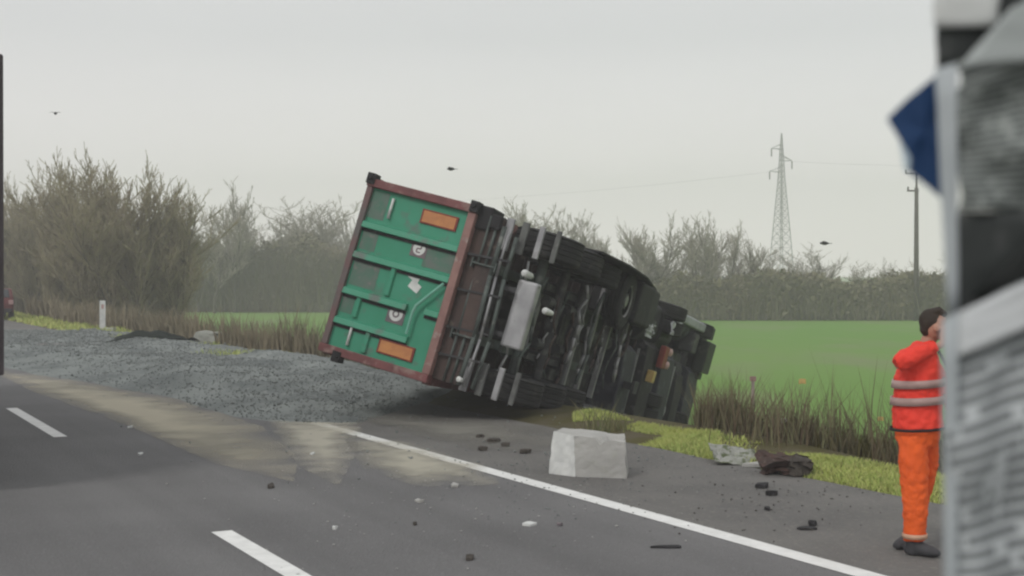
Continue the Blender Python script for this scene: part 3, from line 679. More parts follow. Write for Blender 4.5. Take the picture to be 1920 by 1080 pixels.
m = MB(); m.cyl((0, 9.8, .55), (0, 12.2, .85), .06, None, 10); m.build('prop_shaft', M_galv, TK)
m = MB(); m.box(-.38, .38, 12.0, 13.8, .52, 1.25); m.cyl((0, 12.2, .62), (0, 13.6, .62), .22, None, 16); m.build('engine_block', M_chas, TK, bevel=.05)
m = MB(); m.prism([(11.9, .95), (14.35, .95), (14.5, 1.6), (14.35, 2.6), (14.0, 3.3), (12.2, 3.35), (11.9, 3.1)], 0, -1.22, 1.22)
cab = m.build('cab', M_navy, TK, bevel=.08)
m = MB(); m.prism([(14.52, 1.75), (14.54, 1.75), (14.40, 2.55), (14.38, 2.55)], 0, -1.05, 1.05); m.build('windscreen', M_glass, cab)
for sx_ in (-1, 1):
    m = MB(); m.prism([(12.75, 1.8), (14.25, 1.8), (14.1, 2.55), (12.75, 2.6)], 0, sx_*1.235-.008, sx_*1.235+.008); m.build('side_window', M_glass, cab)
    m = MB(); m.prism([(12.35, .55), (12.5, .95), (12.8, 1.14), (13.4, 1.14), (13.75, .9), (13.85, .45), (13.80, .45), (13.70, .85), (13.4, 1.08), (12.8, 1.08), (12.55, .9), (12.4, .55)], 0, sx_*1.05-.2, sx_*1.05+.2); m.build('mudguard', M_black, cab)
m = MB(); m.box(-1.22, 1.18, 13.9, 14.55, .40, .98); m.box(-1.15, 1.05, 13.8, 14.48, .32, .395); m.build('front_bumper', M_dgreen, TK, bevel=.05)
m = MB(); m.box(.12, .86, 13.5, 14.4, .06, .315); m.box(.92, 1.22, 13.9, 14.30, .16, .315); m.box(-.05, .115, 13.8, 14.2, .16, .315); m.build('bumper_step', M_dgreen, TK, bevel=.03)
m = MB(); m.box(.45, .9, 11.95, 12.5, .14, .45); m.build('side_step', M_chas, TK, bevel=.04)
MB().prism([(9.9, .25), (12.9, .12), (13.0, .35), (10.0, .5)], 0, .98, 1.18).build('side_fairing', mat('lavender_panel', (.36, .36, .40), (.24, .24, .28), 4, .5), TK, bevel=.04)
bx_ = MB().box(-.10, .36, 9.02, 9.42, .09, .22).build('light_panel', M_redpl, TK, bevel=.03)
MB().box(-.43, -.19, 8.44, 8.66, .07, .22).build('amber_lens', M_yel, TK, bevel=.02)
for x_ in (.0, .27):
    m = MB(); m.lathe((x_, 9.55, .15), (0, -.4, -1), [(0, .085), (.07, .08), (.10, .04), (.105, .005)], 16); m.build('red_lens', M_pink, bx_)
M_lav = mat('pale_crushed_panel', (.50, .50, .54), (.34, .34, .38), 6, .5, spots=(.08, .08, .09), sscale=9)
for a, b_, c_ in ((.62, 6.95, .10), (.52, 7.25, .12), (.76, 9.3, .12), (.90, 9.9, .16)):
    rnd = random.Random(int(a*100)); m = MB()
    m.grid(6, 6, lambda u, v_: (a-.14+.26*u, b_-.25+.5*v_, c_+.07*noise.noise(Vector((u*3, v_*3, a*9)))))
    m.build('crushed_panel', M_lav, TK, solid=.02)

# ------------------------------------------------------------------ truck ahead in the same lane
s0 = 13.75; c = st(s0, .560, 0)
TA = empty('trailer_ahead', c, math.atan2(-DX, DY), 'tall dark box trailer in the lane ahead, only its right rear edge in view', 'trailer')
m = MB(); m.box(-1.25, 1.25, .06, 12, 1.12, 4.15); tb = m.build('box_body', mat('dark_trailer', (.07, .06, .065), (.09, .075, .08), 3), TA, bevel=.02)
for a, b_ in ((-1.18, -.01), (.01, 1.18)):
    m = MB(); m.box(a, b_, .02, .055, 1.2, 4.08); dr = m.build('rear_door', mat('grey_trailer_door', (.16, .16, .17), None, 3), TA, bevel=.006)
    m = MB(); m.cyl(((a+b_)/2+.2, -.01, 1.2), ((a+b_)/2+.2, -.01, 4.05), .018, None, 8); m.build('lock_rod', M_galv, dr)
m = MB(); m.box(-1.2, 1.2, .1, .25, .45, .6); m.box(-.9, -.8, .1, .3, .61, 1.1); m.box(.8, .9, .1, .3, .61, 1.1); m.build('rear_bumper', M_galv, TA)
for x_ in (-1.0, 1.0):
    m = MB(); m.box(x_-.2, x_+.2, .02, .1, .85, 1.0); m.build('tail_light', M_red, TA)
    for y_ in (2.0, 3.3, 4.6): wheel(x_*1.03, y_, .51, .51, .38, M_tyre, TA, out_=1 if x_ > 0 else -1)
m = MB(); m.box(-.55, -.45, .3, 11.5, .8, 1.11); m.box(.45, .55, .3, 11.5, .8, 1.11); m.build('chassis', M_chas, TA)

# ------------------------------------------------------------------ red car far off on the shoulder
p = gnd(12, 600); CA = empty('parked_car', (p.x-1.25, p.y+1.2, 0), math.atan2(-DX, DY), 'dark red car stopped on the shoulder at the far left picture edge', 'car')
Mcr = mat('dark_red_paint', (.13, .022, .024), (.10, .02, .02), 3, .35)
prof = [(-2.0, .35), (2.05, .35), (2.1, .7), (1.9, .88), (1.0, 1.0), (.35, 1.45), (-1.4, 1.5), (-1.9, 1.1), (-2.05, .85)]
m = MB(); m.prism(prof, 0, -.84, .84); m.build('body', Mcr, CA, bevel=.09)
m = MB(); m.prism([(-1.93, 1.08), (-1.50, 1.44), (-1.53, 1.46), (-1.96, 1.10)], 0, -.65, .65); m.build('rear_window', M_glass, CA)
for sx_ in (-1, 1):
    m = MB(); m.prism([(.85, 1.03), (.3, 1.38), (-1.3, 1.42), (-1.6, 1.1)], 0, sx_*.85-.006, sx_*.85+.006); m.build('side_window', M_glass, CA)
    m = MB(); m.box(sx_*.7-.1, sx_*.7+.1, -2.08, -2.0, .75, .95); m.build('tail_light', M_pink, CA, bevel=.01)
    for y_ in (-1.3, 1.3): wheel(sx_*.80, y_, .31, .31, .2, M_tyre, CA, out_=sx_)
m = MB(); m.box(-.75, .75, -2.12, -1.95, .35, .55); m.build('bumper', M_black, CA, bevel=.03)

# ------------------------------------------------------------------ rubble and debris
def rock(name, c, size, m_, label, cat, seed, sub=2, group=None, rz=None, jag=.18, box=False):
    rnd = random.Random(seed); import bmesh
    bm = bmesh.new(); bmesh.ops.create_cube(bm, size=1)
    bmesh.ops.subdivide_edges(bm, edges=bm.edges, cuts=3, use_grid_fill=True)
    for v_ in bm.verts:
        n_ = noise.noise_vector(v_.co*2.2+Vector((seed*7.1, 0, 0)))*jag
        if not box: v_.co = v_.co.lerp(v_.co.normalized()*.6, .5)
        v_.co += n_
        v_.co = Vector((v_.co.x*size[0], v_.co.y*size[1], v_.co.z*size[2]))
    me = bpy.data.meshes.new(name); bm.to_mesh(me); bm.free(); me.materials.append(m_)
    o_ = bpy.data.objects.new(name, me); COL.objects.link(o_)
    zmin = min(v_.co.z for v_ in me.vertices)
    o_.location = (c.x, c.y, c.z-zmin-size[2]*.06); o_.rotation_euler = (0, 0, rnd.random()*3 if rz is None else rz)
    return tag(o_, label, cat, group)
p = gnd(1102, 893)
blk = MB()
def slab_pt(i, j, k): return Vector(((i-.5)*.66+.03*k, (j-.5)*.46, k*.44))
# broken concrete block with a leaning left end
vx = [(-.38, -.22, 0), (.40, -.30, 0), (.42, .25, 0), (-.36, .28, 0), (-.33, -.20, .47), (.40, -.27, .43), (.38, .24, .47), (-.31, .26, .50)]
vx = [(a*.94, b*.9, c*.88) for a, b, c in vx]
vx = [(-.40, .02, 0), (-.11, -.19, 0), (.42, -.25, 0), (.42, .22, 0), (-.30, .30, 0), (-.35, .04, .44), (-.12, -.17, .42), (.40, -.23, .37), (.38, .21, .41), (-.27, .26, .45)]
blk.add(vx, [(4, 3, 2, 1, 0), (5, 6, 7, 8, 9)][:0] + [(0, 1, 6, 5), (1, 2, 7, 6), (2, 3, 8, 7), (3, 4, 9, 8), (4, 0, 5, 9), (5, 6, 7, 8), (5, 8, 9), (0, 4, 3, 2), (0, 2, 1)])
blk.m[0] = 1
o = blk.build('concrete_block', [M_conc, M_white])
import bmesh as _bm
b_ = _bm.new(); b_.from_mesh(o.data); _bm.ops.subdivide_edges(b_, edges=b_.edges, cuts=9, use_grid_fill=True)
for v_ in b_.verts:
    f_ = .012 if v_.co.z > .02 else .0
    v_.co += noise.noise_vector(v_.co*7)*f_ + noise.noise_vector(v_.co*19)*f_*.5
    if v_.co.x > .1 and v_.co.z > .3: v_.co.z -= max(0, noise.noise(v_.co*5+Vector((3, 1, 0))))*.18
b_.to_mesh(o.data); b_.free()
o.location = (p.x, p.y+.12, 0); o.rotation_euler = (0, 0, -.12)
tag(o, 'broken pale concrete block standing on the shoulder beside the white edge line', 'concrete block')
# leafy stems behind the block
def plant(name, px, py_, h, n, m_, label, Y=None, spread=.25):
    q = gnd(px, py_) if Y is None else at(px, py_, Y)
    base = np.array([[q.x, q.y, q.z]])+rng.normal(0, 1, (n, 3))*np.array([spread*.4, spread*.4, 0])
    V, T = blades(base, rng.uniform(.3, 1, n)*h, rng.uniform(.010, .022, n), rng.uniform(.05, .9 if h < .7 else .28, n))
    return tag(fast_mesh(name, V, T, m_), label, 'plant')
plant('weed_clump', 1118, 822, .55, 55, M_weedg, 'green weed clump growing behind the concrete block')
plant('weed_clump', 1150, 812, .35, 70, M_weedg, 'low straw coloured weed clump between the concrete block and the truck')
plant('tall_weed', 1566, 845, 1.25, 16, M_weed, 'tall dark dead stalks standing in the ditch left of the worker', spread=.10)
plant('tall_weed', 1636, 855, 1.2, 12, M_weed, 'tall leaning dead stalks just left of the worker shoulder', spread=.12)
plant('tall_weed', 1450, 840, .95, 60, M_weed, 'reddish dead bush in the ditch right of the pinkish grey post', spread=.7)

def shard(px, py_, wpx, hpx, m_, label, seed, name='debris_shard', cat='debris', z=0., th=.03):
    th *= .5
    q = gnd(px, py_, z); s_ = q.y/F; rnd = random.Random(seed)
    w = wpx*s_/2; d = max(hpx*s_/(2.0/q.y)/2*.55, w*.25)
    n_ = 9; pts = []
    for i in range(n_):
        a = 2*math.pi*i/n_; r_ = rnd.uniform(.6, 1.1); pts.append((math.cos(a)*w*r_, math.sin(a)*d*r_))
    m = MB(); m.prism(pts, 2, 0, th)
    nb = len(m.v)
    m.v = [(a, b_, c_+(th*1.2*rnd.random() if c_ > 0 else 0)) for a, b_, c_ in m.v]
    o_ = m.build(name, m_, bevel=.004); o_.location = (q.x, q.y, z); return tag(o_, label, cat)
M_clod = mat('dark_clods', (.05, .042, .036), (.08, .07, .06), 5, .95, bump=.5)
shard(1430, 915, 34, 9, M_black, 'bent black plastic shard on the shoulder below the brown debris heap', 1, th=.05)
shard(1447, 929, 22, 8, M_black, 'short black plastic end piece touching the bent black shard', 2, th=.05)
shard(1440, 957, 14, 8, M_black, 'tiny black chip just below the bent black shard', 3)
shard(1512, 992, 50, 12, M_black, 'flat jagged black plate lying left of the worker shoes', 4, th=.02)
shard(1524, 986, 18, 10, M_black, 'upturned dark corner on the jagged plate left of the worker shoes', 24, th=.04)
shard(1250, 1028, 62, 7, M_black, 'thin black strip lying on the lane near the bottom of the picture', 5, th=.02)
shard(992, 986, 30, 9, M_white, 'white plastic piece lying on the lane left of the black strip', 6)
shard(1050, 986, 14, 9, M_stk, 'small grey piece right of the white plastic piece on the lane', 7)
shard(880, 1050, 20, 12, M_clod, 'dark clod lowest in the lane, left of the white plastic piece', 8, th=.04)
shard(853, 913, 18, 10, M_conc, 'pale stone chip at the tip of the right sand streak', 9, th=.04)
shard(508, 915, 13, 9, M_clod, 'small dark clod on the lane below the middle sand streak', 10, th=.04)
shard(628, 993, 12, 8, M_white, 'small white chip on the lane right of the near lane dash', 11)
shard(585, 853, 10, 7, M_white, 'white chip at the lower end of the middle sand patch', 12)
shard(262, 853, 9, 7, M_white, 'small white chip on the lane right of the far lane dash', 13)
shard(243, 803, 8, 6, M_white, 'tiny white chip on the lane above the far lane dash end', 14)
shard(786, 942, 18, 6, M_conc, 'flat pale flake on the lane below the right sand streak', 15)
shard(778, 985, 9, 6, M_clod, 'small dark chip on the lane below the flat pale flake', 16)
shard(685, 748, 26, 10, M_clod, 'dark lump on the gravel under the hanging tailgate corner', 17, th=.08)
for i, (a, b_, s_) in enumerate(((900, 822, 16), (925, 830, 24), (905, 845, 18), (948, 838, 16), (985, 850, 22))):
    q = gnd(a, b_); lab = ['leftmost upper', 'largest middle', 'lower left', 'upper right', 'rightmost'][i]
    rock('soil_clod', q, (s_*q.y/F, s_*q.y/F*.8, .05), M_clod, lab+' dark clod of the cluster between edge line and truck', 'clod', 40+i, group='dark clods between edge line and truck')
q = gnd(1468, 888); rock('debris_heap', q, (.38, .32, .17), mat('brown_debris', (.085, .05, .042), (.055, .04, .035), 9, .9, bump=.8, spots=(.16, .13, .11), sscale=14), 'dark reddish brown torn debris heap on the verge', 'debris', 60, jag=.5)
q = gnd(1500, 893); rock('debris_heap', q, (.20, .22, .16), M_clod, 'black lump at the right end of the brown debris heap', 'debris', 61, jag=.4)
q = gnd(1385, 872)
m = MB(); m.grid(9, 6, lambda u, v_: (q.x-.26+.52*u, q.y-.05+.55*v_, .05+.13*v_+.10*noise.noise(Vector((u*4, v_*4, 2)))-.08*u))
tag(m.build('torn_panel', mat('grey_white_panel', (.36, .36, .34), (.22, .23, .19), 8, .7, spots=(.09, .11, .05), sscale=9, slo=.5, shi=.6), solid=.008), 'torn pale grey panel piece on the verge left of the brown debris heap', 'debris')
m = MB(); m.prism([(-.2, -.05), (.1, -.08), (.22, .03), (.0, .09)], 2, 0, .05)
q = gnd(1425, 876); o = m.build('broken_slab', M_conc, bevel=.01); o.location = q; tag(o, 'small white broken piece between the torn panel and the brown debris heap', 'rubble')
# black tarpaulin on the gravel at left
q0 = gnd(302, 650)
def tarp(u, v_):
    x = q0.x-1.35+2.7*u; y = q0.y-1.0+2.6*v_; sb = DX*x+DY*y; tb_ = tlat(x, y)
    return (x+.2*noise.noise(Vector((u*3, v_*3, 7))), y, max(heap_h(sb, tb_), 0)+.04+.24*max(0, 1-abs(u-.42)*2.4)*(1+.6*noise.noise(Vector((u*9, v_*7, 5))))*math.sin(math.pi*v_)+.08*noise.noise(Vector((u*6, v_*5, 1))))
m = MB(); m.grid(24, 12, tarp)
tag(m.build('tarpaulin', mat('black_tarp', (.010, .015, .012), (.02, .027, .022), 3, .9, spec=.1), solid=.01, smooth=True), 'crumpled black tarpaulin lying on the gravel at left', 'tarpaulin')
q = gnd(395, 652); rock('gravel_lump', q, (.9, .7, .42), mat('pale_rubble', (.30, .30, .27), (.24, .25, .22), 4, .9, bump=.6), 'pale rubble lump on the gravel right of the black tarpaulin', 'rubble', 70)
# fine crumbs of concrete, glass and plastic scattered over shoulder and lane
for nm, cnt, cx, cy, sx_, sy_, mm, lab in (('crash_crumbs', 260, 1080, 905, 150, 45, M_stone, 'fine grey crumbs around the pale concrete block'), ('crash_crumbs', 130, 800, 930, 220, 60, M_conc, 'fine pale crumbs scattered over the lane'),
                                    ('crash_crumbs', 160, 1450, 930, 110, 35, M_clod, 'fine dark crumbs below the brown debris heap')):
    sv, stt = [], []
    for k in range(cnt):
        q = gnd(cx+random.gauss(0, 1)*sx_, min(1070, max(800, cy+random.gauss(0, 1)*sy_)))
        r = random.uniform(.004, .013); v_ = oct_v*rng.uniform(.5, 1.2, (6, 1))*r*np.array([1.4, 1, .6])
        sv.append(v_+np.array([q.x, q.y, .012])); stt.append(oct_f+6*k)
    tag(fast_mesh(nm, np.concatenate(sv), np.concatenate(stt), mm), lab, 'debris', kind='stuff')
# added scraps standing in for pale specks on the windscreen
for i, (a, b_, Y, s_, m_, lab) in enumerate(((1338, 796, 18.2, .05, M_white, 'white scrap standing in for a windscreen speck just right of the truck cab'),
        (1470, 790, 18.2, .045, M_white, 'white scrap standing in for a windscreen speck right of the pinkish grey post'),
        (1505, 716, 17.5, .045, M_yel, 'cream scrap standing in for a windscreen speck above the reddish bush'),
        (1652, 786, 17.0, .035, M_yel, 'yellowish scrap standing in for a windscreen speck beside the worker jacket'))):
    q = at(a, b_, Y); rnd = random.Random(i)
    m = MB(); m.grid(4, 4, lambda u, v_: ((u-.5)*2*s_, .03*noise.noise(Vector((u*3, v_*3, i)))+.01, (v_-.5)*1.4*s_+.2*s_*math.sin(u*3)))
    o = m.build('speck_scrap', m_, solid=.004); o.location = q; tag(o, lab, 'speck_proxy')

# ------------------------------------------------------------------ birdlike stand-ins for dirt specks on the windscreen
def speck_bird(px, py_, Y, span, rz, label):
    q = at(px, py_, Y); m = MB()
    b_ = span*.16
    m.lathe((0, 0, 0), (0, 1, 0), [(-b_*2.2, .002), (-b_*1.5, b_*.35), (-b_*.5, b_*.75), (b_*.4, b_*.7), (b_*1., b_*.4), (b_*1.4, b_*.38), (b_*1.7, .002)], 8)
    for sx_ in (-1, 1):
        m.add([(0, b_*.7, b_*.3), (0, -b_*.5, b_*.3), (sx_*span*.28, b_*.6, span*.12), (sx_*span*.28, -b_*.6, span*.12), (sx_*span*.5, -b_*.4, span*.04), (0, b_*.5, b_*.1), (0, -b_*.4, b_*.1), (sx_*span*.28, b_*.5, span*.10)],
              [(0, 1, 3, 2), (2, 3, 4), (5, 7, 3, 6), (7, 4, 3), (0, 2, 7, 5), (2, 4, 7)])
    m.prism([(-b_*.3, -b_*1.9), (b_*.3, -b_*1.9), (b_*.6, -b_*3.1), (-b_*.6, -b_*3.1)], 2, -.005, .01)
    o_ = m.build('speck_bird', mat('dark_speck', (.04, .04, .042), (.06, .06, .06), 9)); o_.location = q; o_.rotation_euler = (.05, 0, rz)
    return tag(o_, label, 'speck_bird', 'birdlike stand-ins for windscreen dirt specks')
speck_bird(105, 213, 45, .42, .3, 'birdlike stand-in for a windscreen dirt speck at the upper left above the shrubs')
speck_bird(845, 317, 45, .48, 1.2, 'birdlike stand-in for a windscreen dirt speck above the green tailgate')
speck_bird(1545, 456, 45, .52, 1.35, 'birdlike stand-in for a windscreen dirt speck low between the pylon and the utility pole')

# ------------------------------------------------------------------ road worker
FZ = 10.25; ps = FZ/F
WK = at(1715, 1038, FZ)
wk = empty('person', (WK.x, WK.y, 0), 0, 'road worker in orange red high visibility jacket and orange trousers standing on the shoulder', 'person')
def P(px, py_, d=0.): return Vector(((px-1715)*ps, d, (1038-py_)*ps))
def skin(name, chains, m_, parent, vox=.012, smooth_it=4, extra=None, folds=0):
    """chains of (point, rx, ry) rings -> closed lofts -> one continuous remeshed surface"""
    m = MB()
    for ch in chains:
        n_ = 16; pts = [c_[0] for c_ in ch]; rings = []
        for i, c_ in enumerate(ch):
            d = (pts[min(i+1, len(pts)-1)]-pts[max(i-1, 0)]).normalized()
            ref = Vector((0, 1, 0)) if abs(d.y) < .8 else Vector((1, 0, 0))
            x = d.cross(ref).normalized(); y = x.cross(d)   # x sideways in picture, y in depth
            rings.append([c_[0]+x*math.cos(2*math.pi*k/n_)*c_[1]+y*math.sin(2*math.pi*k/n_)*c_[2] for k in range(n_)])
        v = [q for r_ in rings for q in r_]; k0 = len(rings)
        fs = [(j*n_+i, j*n_+(i+1) % n_, (j+1)*n_+(i+1) % n_, (j+1)*n_+i) for j in range(k0-1) for i in range(n_)]
        fs += [tuple(range(n_)), tuple(range((k0-1)*n_, k0*n_))[::-1]]
        m.add(v, fs)
    if extra: extra(m)
    o_ = m.build(name, m_, parent)
    q = o_.modifiers.new('r', 'REMESH'); q.mode = 'VOXEL'; q.voxel_size = vox; q.use_smooth_shade = True
    q = o_.modifiers.new('s', 'SMOOTH'); q.iterations = smooth_it; q.factor = .5
    if folds:
        tx = bpy.data.textures.new('folds', 'CLOUDS'); tx.noise_scale = .075; tx.noise_depth = 2; tx.noise_basis = 'VORONOI_F2_F1'
        q = o_.modifiers.new('folds', 'DISPLACE'); q.texture = tx; q.strength = folds; q.mid_level = .4; q.texture_coords = 'LOCAL'
        q = o_.modifiers.new('s2', 'SMOOTH'); q.iterations = 3; q.factor = .5
    return o_
M_skin = mat('skin', (.46, .25, .18), (.40, .21, .15), 8, .6)
M_jac = mat('orange_red_jacket', (.88, .060, .035), (.78, .045, .03), 3, .7, bump=.5, bscale=5)
M_trou = mat('orange_trousers', (.86, .13, .02), (.78, .11, .02), 3, .75, bump=.5, bscale=5)
M_band = mat('reflective_band', (.44, .30, .28), (.36, .24, .22), 8, .4)
M_shoe = mat('work_shoe', (.035, .035, .04), (.06, .06, .065), 9, .7)
M_hair = mat('dark_hair', (.025, .018, .014), (.04, .028, .02), 12, .7)
# body: head, neck, torso, arms, legs as one surface (mostly under the clothes)
hd = P(1751, 611, -.02)
def ell(c_, rx, ry, rz_, n=7):
    return [(c_+Vector((0, 0, rz_*math.cos(math.pi*i/(n-1)))), max(.004, rx*math.sin(math.pi*i/(n-1))), max(.004, ry*math.sin(math.pi*i/(n-1)))) for i in range(n)]
def fingers(m, palm, dirv, side, r=.0095, curl=.35):
    up_ = dirv.cross(side).normalized()
    for k, ln in enumerate((.068, .076, .070, .056)):
        b0 = palm+dirv*.045+side*(.030-.020*k); d = dirv.copy(); pts = [b0-dirv*.03]
        p_ = b0
        for j in range(3):
            d = (d+up_*curl).normalized(); p_ = p_+d*ln*(.42, .33, .25)[j]; pts.append(p_)
        for a, c_ in zip([b0-dirv*.03, *pts[1:]], pts[1:]): m.cyl(a, c_, r, r*.9, 8)
    t0 = palm+side*.035; m.cyl(t0, t0+side*.035+dirv*.03+up_*.01, r*1.2, r, 8); m.cyl(t0+side*.035+dirv*.03+up_*.01, t0+side*.038+dirv*.06+up_*.02, r*1.1, r*.9, 8)
hand_r = P(1758, 634, -.15)     # right hand raised to the cheek
def body_extra(m):
    m.add([hd+Vector(q) for q in ((.085, -.055, .00), (.115, -.072, -.020), (.088, -.060, -.034), (.085, -.035, -.03), (.09, -.07, -.03))], [(0, 1, 2), (0, 3, 1), (1, 3, 2), (0, 2, 3)])
    m.lathe(hd+Vector((.095, -.055, -.022)), (0, 0, 1), [(-.02, .004), (-.012, .016), (.0, .012), (.03, .004)], 8)      # nose
    m.lathe(hd+Vector((-.010, -.088, -.012)), (0, 1, 0), [(-.012, .006), (-.008, .026), (.0, .028), (.012, .012)], 10)     # ear
    m.lathe(hd+Vector((.078, -.048, -.062)), (.8, -.6, 0), [(-.01, .02), (.010, .014), (.014, .004)], 10)                    # lips
    fingers(m, hand_r, Vector((.30, .15, .94)).normalized(), Vector((.9, .1, -.3)).normalized())
    fingers(m, P(1795, 790, -.05), Vector((.1, -.1, -1)).normalized(), Vector((.3, -.9, 0)).normalized())
body = skin('body', [
    ell(hd+Vector((.0, 0, .012)), .092, .078, .118, 9),
    [(hd+Vector((.050, -.02, -.01)), .05, .055), (hd+Vector((.055, -.025, -.05)), .05, .05), (hd+Vector((.058, -.03, -.092)), .030, .034), (hd+Vector((.058, -.03, -.105)), .012, .014)],
    [(P(1743, 632), .055, .055), (P(1738, 650), .06, .06), (P(1733, 668), .075, .09)],
    [(P(1733, 660), .08, .12), (P(1728, 680), .12, .17), (P(1724, 720), .125, .16), (P(1722, 770), .11, .15), (P(1722, 810), .12, .16), (P(1722, 830), .10, .13)],
    [(P(1728, 662, -.14), .055, .055), (P(1672, 680, -.16), .04, .042), (P(1715, 660, -.17), .036, .036), (P(1755, 642, -.155), .026, .024), (hand_r, .034, .016), (hand_r+Vector((.015, .008, .045)), .036, .014)],
    [(P(1738, 662, .14), .055, .055), (P(1772, 710, .12), .045, .045), (P(1790, 765, .0), .032, .03), (P(1795, 790, -.05), .035, .018), (P(1796, 800, -.055), .034, .014)],
    [(P(1708, 815, -.07), .085, .09), (P(1710, 910, -.06), .055, .06), (P(1713, 960, -.04), .05, .052), (P(1712, 1022, -.03), .035, .04)],
    [(P(1745, 815, .08), .085, .09), (P(1748, 900, .12), .055, .06), (P(1742, 960, .2), .05, .05), (P(1732, 1016, .28), .035, .04)]],
    M_skin, wk, vox=.007, smooth_it=2, extra=body_extra)
m = MB()
for e_ in (Vector((.082, -.062, .012)), Vector((.096, .008, .012))):
    m.lathe(hd+e_, (.75, -.6, 0), [(-.004, .012), (.006, .009), (.009, .002)], 10)
m.build('eyes', M_hair, body)
skin('hair', [ell(hd+Vector((-.022, .010, .040)), .092, .088, .095, 9), [(hd+Vector((-.075, -.01, .04)), .03, .06), (hd+Vector((-.080, 0, -.03)), .028, .055), (hd+Vector((-.062, 0, -.065)), .02, .045)],
     [(hd+Vector((-.05, .0, .10)), .03, .06), (hd+Vector((.03, -.01, .115)), .035, .055), (hd+Vector((.075, -.035, .085)), .02, .045)]], M_hair, body, vox=.01, smooth_it=2)
jac = skin('jacket', [
    [(P(1736, 640), .075, .085), (P(1733, 652), .10, .13), (P(1728, 668), .135, .205), (P(1724, 690), .165, .21), (P(1722, 720), .178, .20), (P(1721, 750), .182, .20), (P(1720, 775), .185, .20), (P(1722, 800), .192, .205), (P(1722, 803), .17, .18)],
    [(P(1730, 662, -.10), .085, .085), (P(1705, 662, -.16), .085, .08), (P(1680, 672, -.19), .080, .075), (P(1668, 682, -.20), .060, .065)],
    [(P(1668, 678, -.20), .066, .068), (P(1690, 668, -.23), .070, .065), (P(1715, 656, -.22), .060, .058), (P(1738, 648, -.18), .050, .048), (P(1742, 645, -.175), .04, .04)],
    [(P(1738, 664, .13), .085, .085), (P(1768, 705, .13), .075, .075), (P(1785, 750, .03), .06, .06), (P(1790, 772, -.02), .055, .055)]],
    M_jac, wk, vox=.010, smooth_it=4, folds=.028)
# reflective bands, zip opening and hem: shells that follow the jacket
def band(z_px, h_px, name, m_, grow_=.016):
    m = MB(); n_ = 40
    def ring(yp, g_):
        xs = [668, 690, 720, 750, 775, 800]; w1 = [.135, .165, .178, .182, .185, .192]; w2 = [.205, .21, .20, .20, .20, .205]; cx = [1728, 1724, 1722, 1721, 1720, 1722]
        a = np.interp(yp, xs, w1); b2 = np.interp(yp, xs, w2); c_ = P(np.interp(yp, xs, cx), yp)
        return [c_+Vector((math.cos(2*math.pi*k/n_)*(a+g_), math.sin(2*math.pi*k/n_)*(b2+g_), .012*math.cos(2*math.pi*k/n_))) for k in range(n_)]
    A, B_ = ring(z_px-h_px/2, grow_-.004), ring(z_px+h_px/2, grow_-.004)
    m.add(A+B_, [(i, (i+1) % n_, n_+(i+1) % n_, n_+i) for i in range(n_)])
    return m.build(name, m_, jac, solid=.006, smooth=True)
band(716, 15, 'reflective_band', M_band); band(748, 15, 'reflective_band', M_band)
band(801, 5, 'jacket_hem', M_black, .012)
m = MB()
fr = Vector((.8, -.6, 0))
m.tube([P(1747, 655)+fr*.02+Vector((0, -.10, 0)), P(1757, 690)+Vector((.04, -.15, 0)), P(1757, 740)+Vector((.045, -.158, 0)), P(1757, 799)+Vector((.055, -.160, 0))], .011, 8)
m.build('zip_opening', M_black, jac)
m = MB(); m.tube([P(1738, 645)+Vector((-.05, -.06, 0)), P(1740, 640)+Vector((.0, -.09, 0)), P(1748, 648)+Vector((.03, -.08, -.01))], .018, 8); m.build('collar', M_jac, jac, smooth=True)
skin('trousers', [
    [(P(1722, 795), .170, .175), (P(1721, 820), .168, .175), (P(1722, 838), .13, .15)],
    [(P(1706, 815, -.07), .098, .105), (P(1707, 860, -.08), .115, .110), (P(1710, 910, -.08), .105, .098), (P(1712, 950, -.07), .098, .09), (P(1713, 985, -.05), .090, .09), (P(1713, 1010, -.04), .086, .085), (P(1713, 1013, -.04), .07, .07)],
    [(P(1744, 815, .07), .090, .10), (P(1748, 860, .09), .085, .09), (P(1745, 905, .12), .075, .08), (P(1738, 950, .17), .068, .075), (P(1731, 990, .24), .066, .075), (P(1729, 1008, .26), .06, .07)]],
    M_trou, wk, vox=.010, smooth_it=4, folds=.030)
m = MB(); n_ = 28; A = [P(1713, 997, -.045)+Vector((math.cos(6.2832*k/n_)*.088, math.sin(6.2832*k/n_)*.092, 0)) for k in range(n_)]; B_ = [q-Vector((0, 0, .035)) for q in A]
m.add(A+B_, [(i, (i+1) % n_, n_+(i+1) % n_, n_+i) for i in range(n_)]); m.build('leg_band', mat('pale_band', (.62, .38, .26), None, 8), wk, solid=.005, smooth=True)
def shoe(c_, ang):
    d = Vector((math.cos(ang), math.sin(ang), 0))
    return [[(c_+Vector((0, 0, .14)), .060, .058), (c_+Vector((0, 0, .06)), .062, .058), (c_+Vector((0, 0, .008)), .060, .056)],
            [(c_-d*.07+Vector((0, 0, .035)), .030, .036), (c_+Vector((0, 0, .055)), .058, .050), (c_+d*.09+Vector((0, 0, .048)), .048, .055), (c_+d*.16+Vector((0, 0, .038)), .038, .050), (c_+d*.20+Vector((0, 0, .032)), .020, .035)]]
fa = P(1705, 1036, -.03); fa.z = 0; fb = P(1728, 1036, .26); fb.z = 0
fa2 = P(1712, 1036, -.04); fa2.z = 0
skin('shoe', shoe(fa2, -.75), M_shoe, wk, vox=.008, smooth_it=2)
skin('shoe', shoe(fb, -2.4), M_shoe, wk, vox=.008, smooth_it=2)

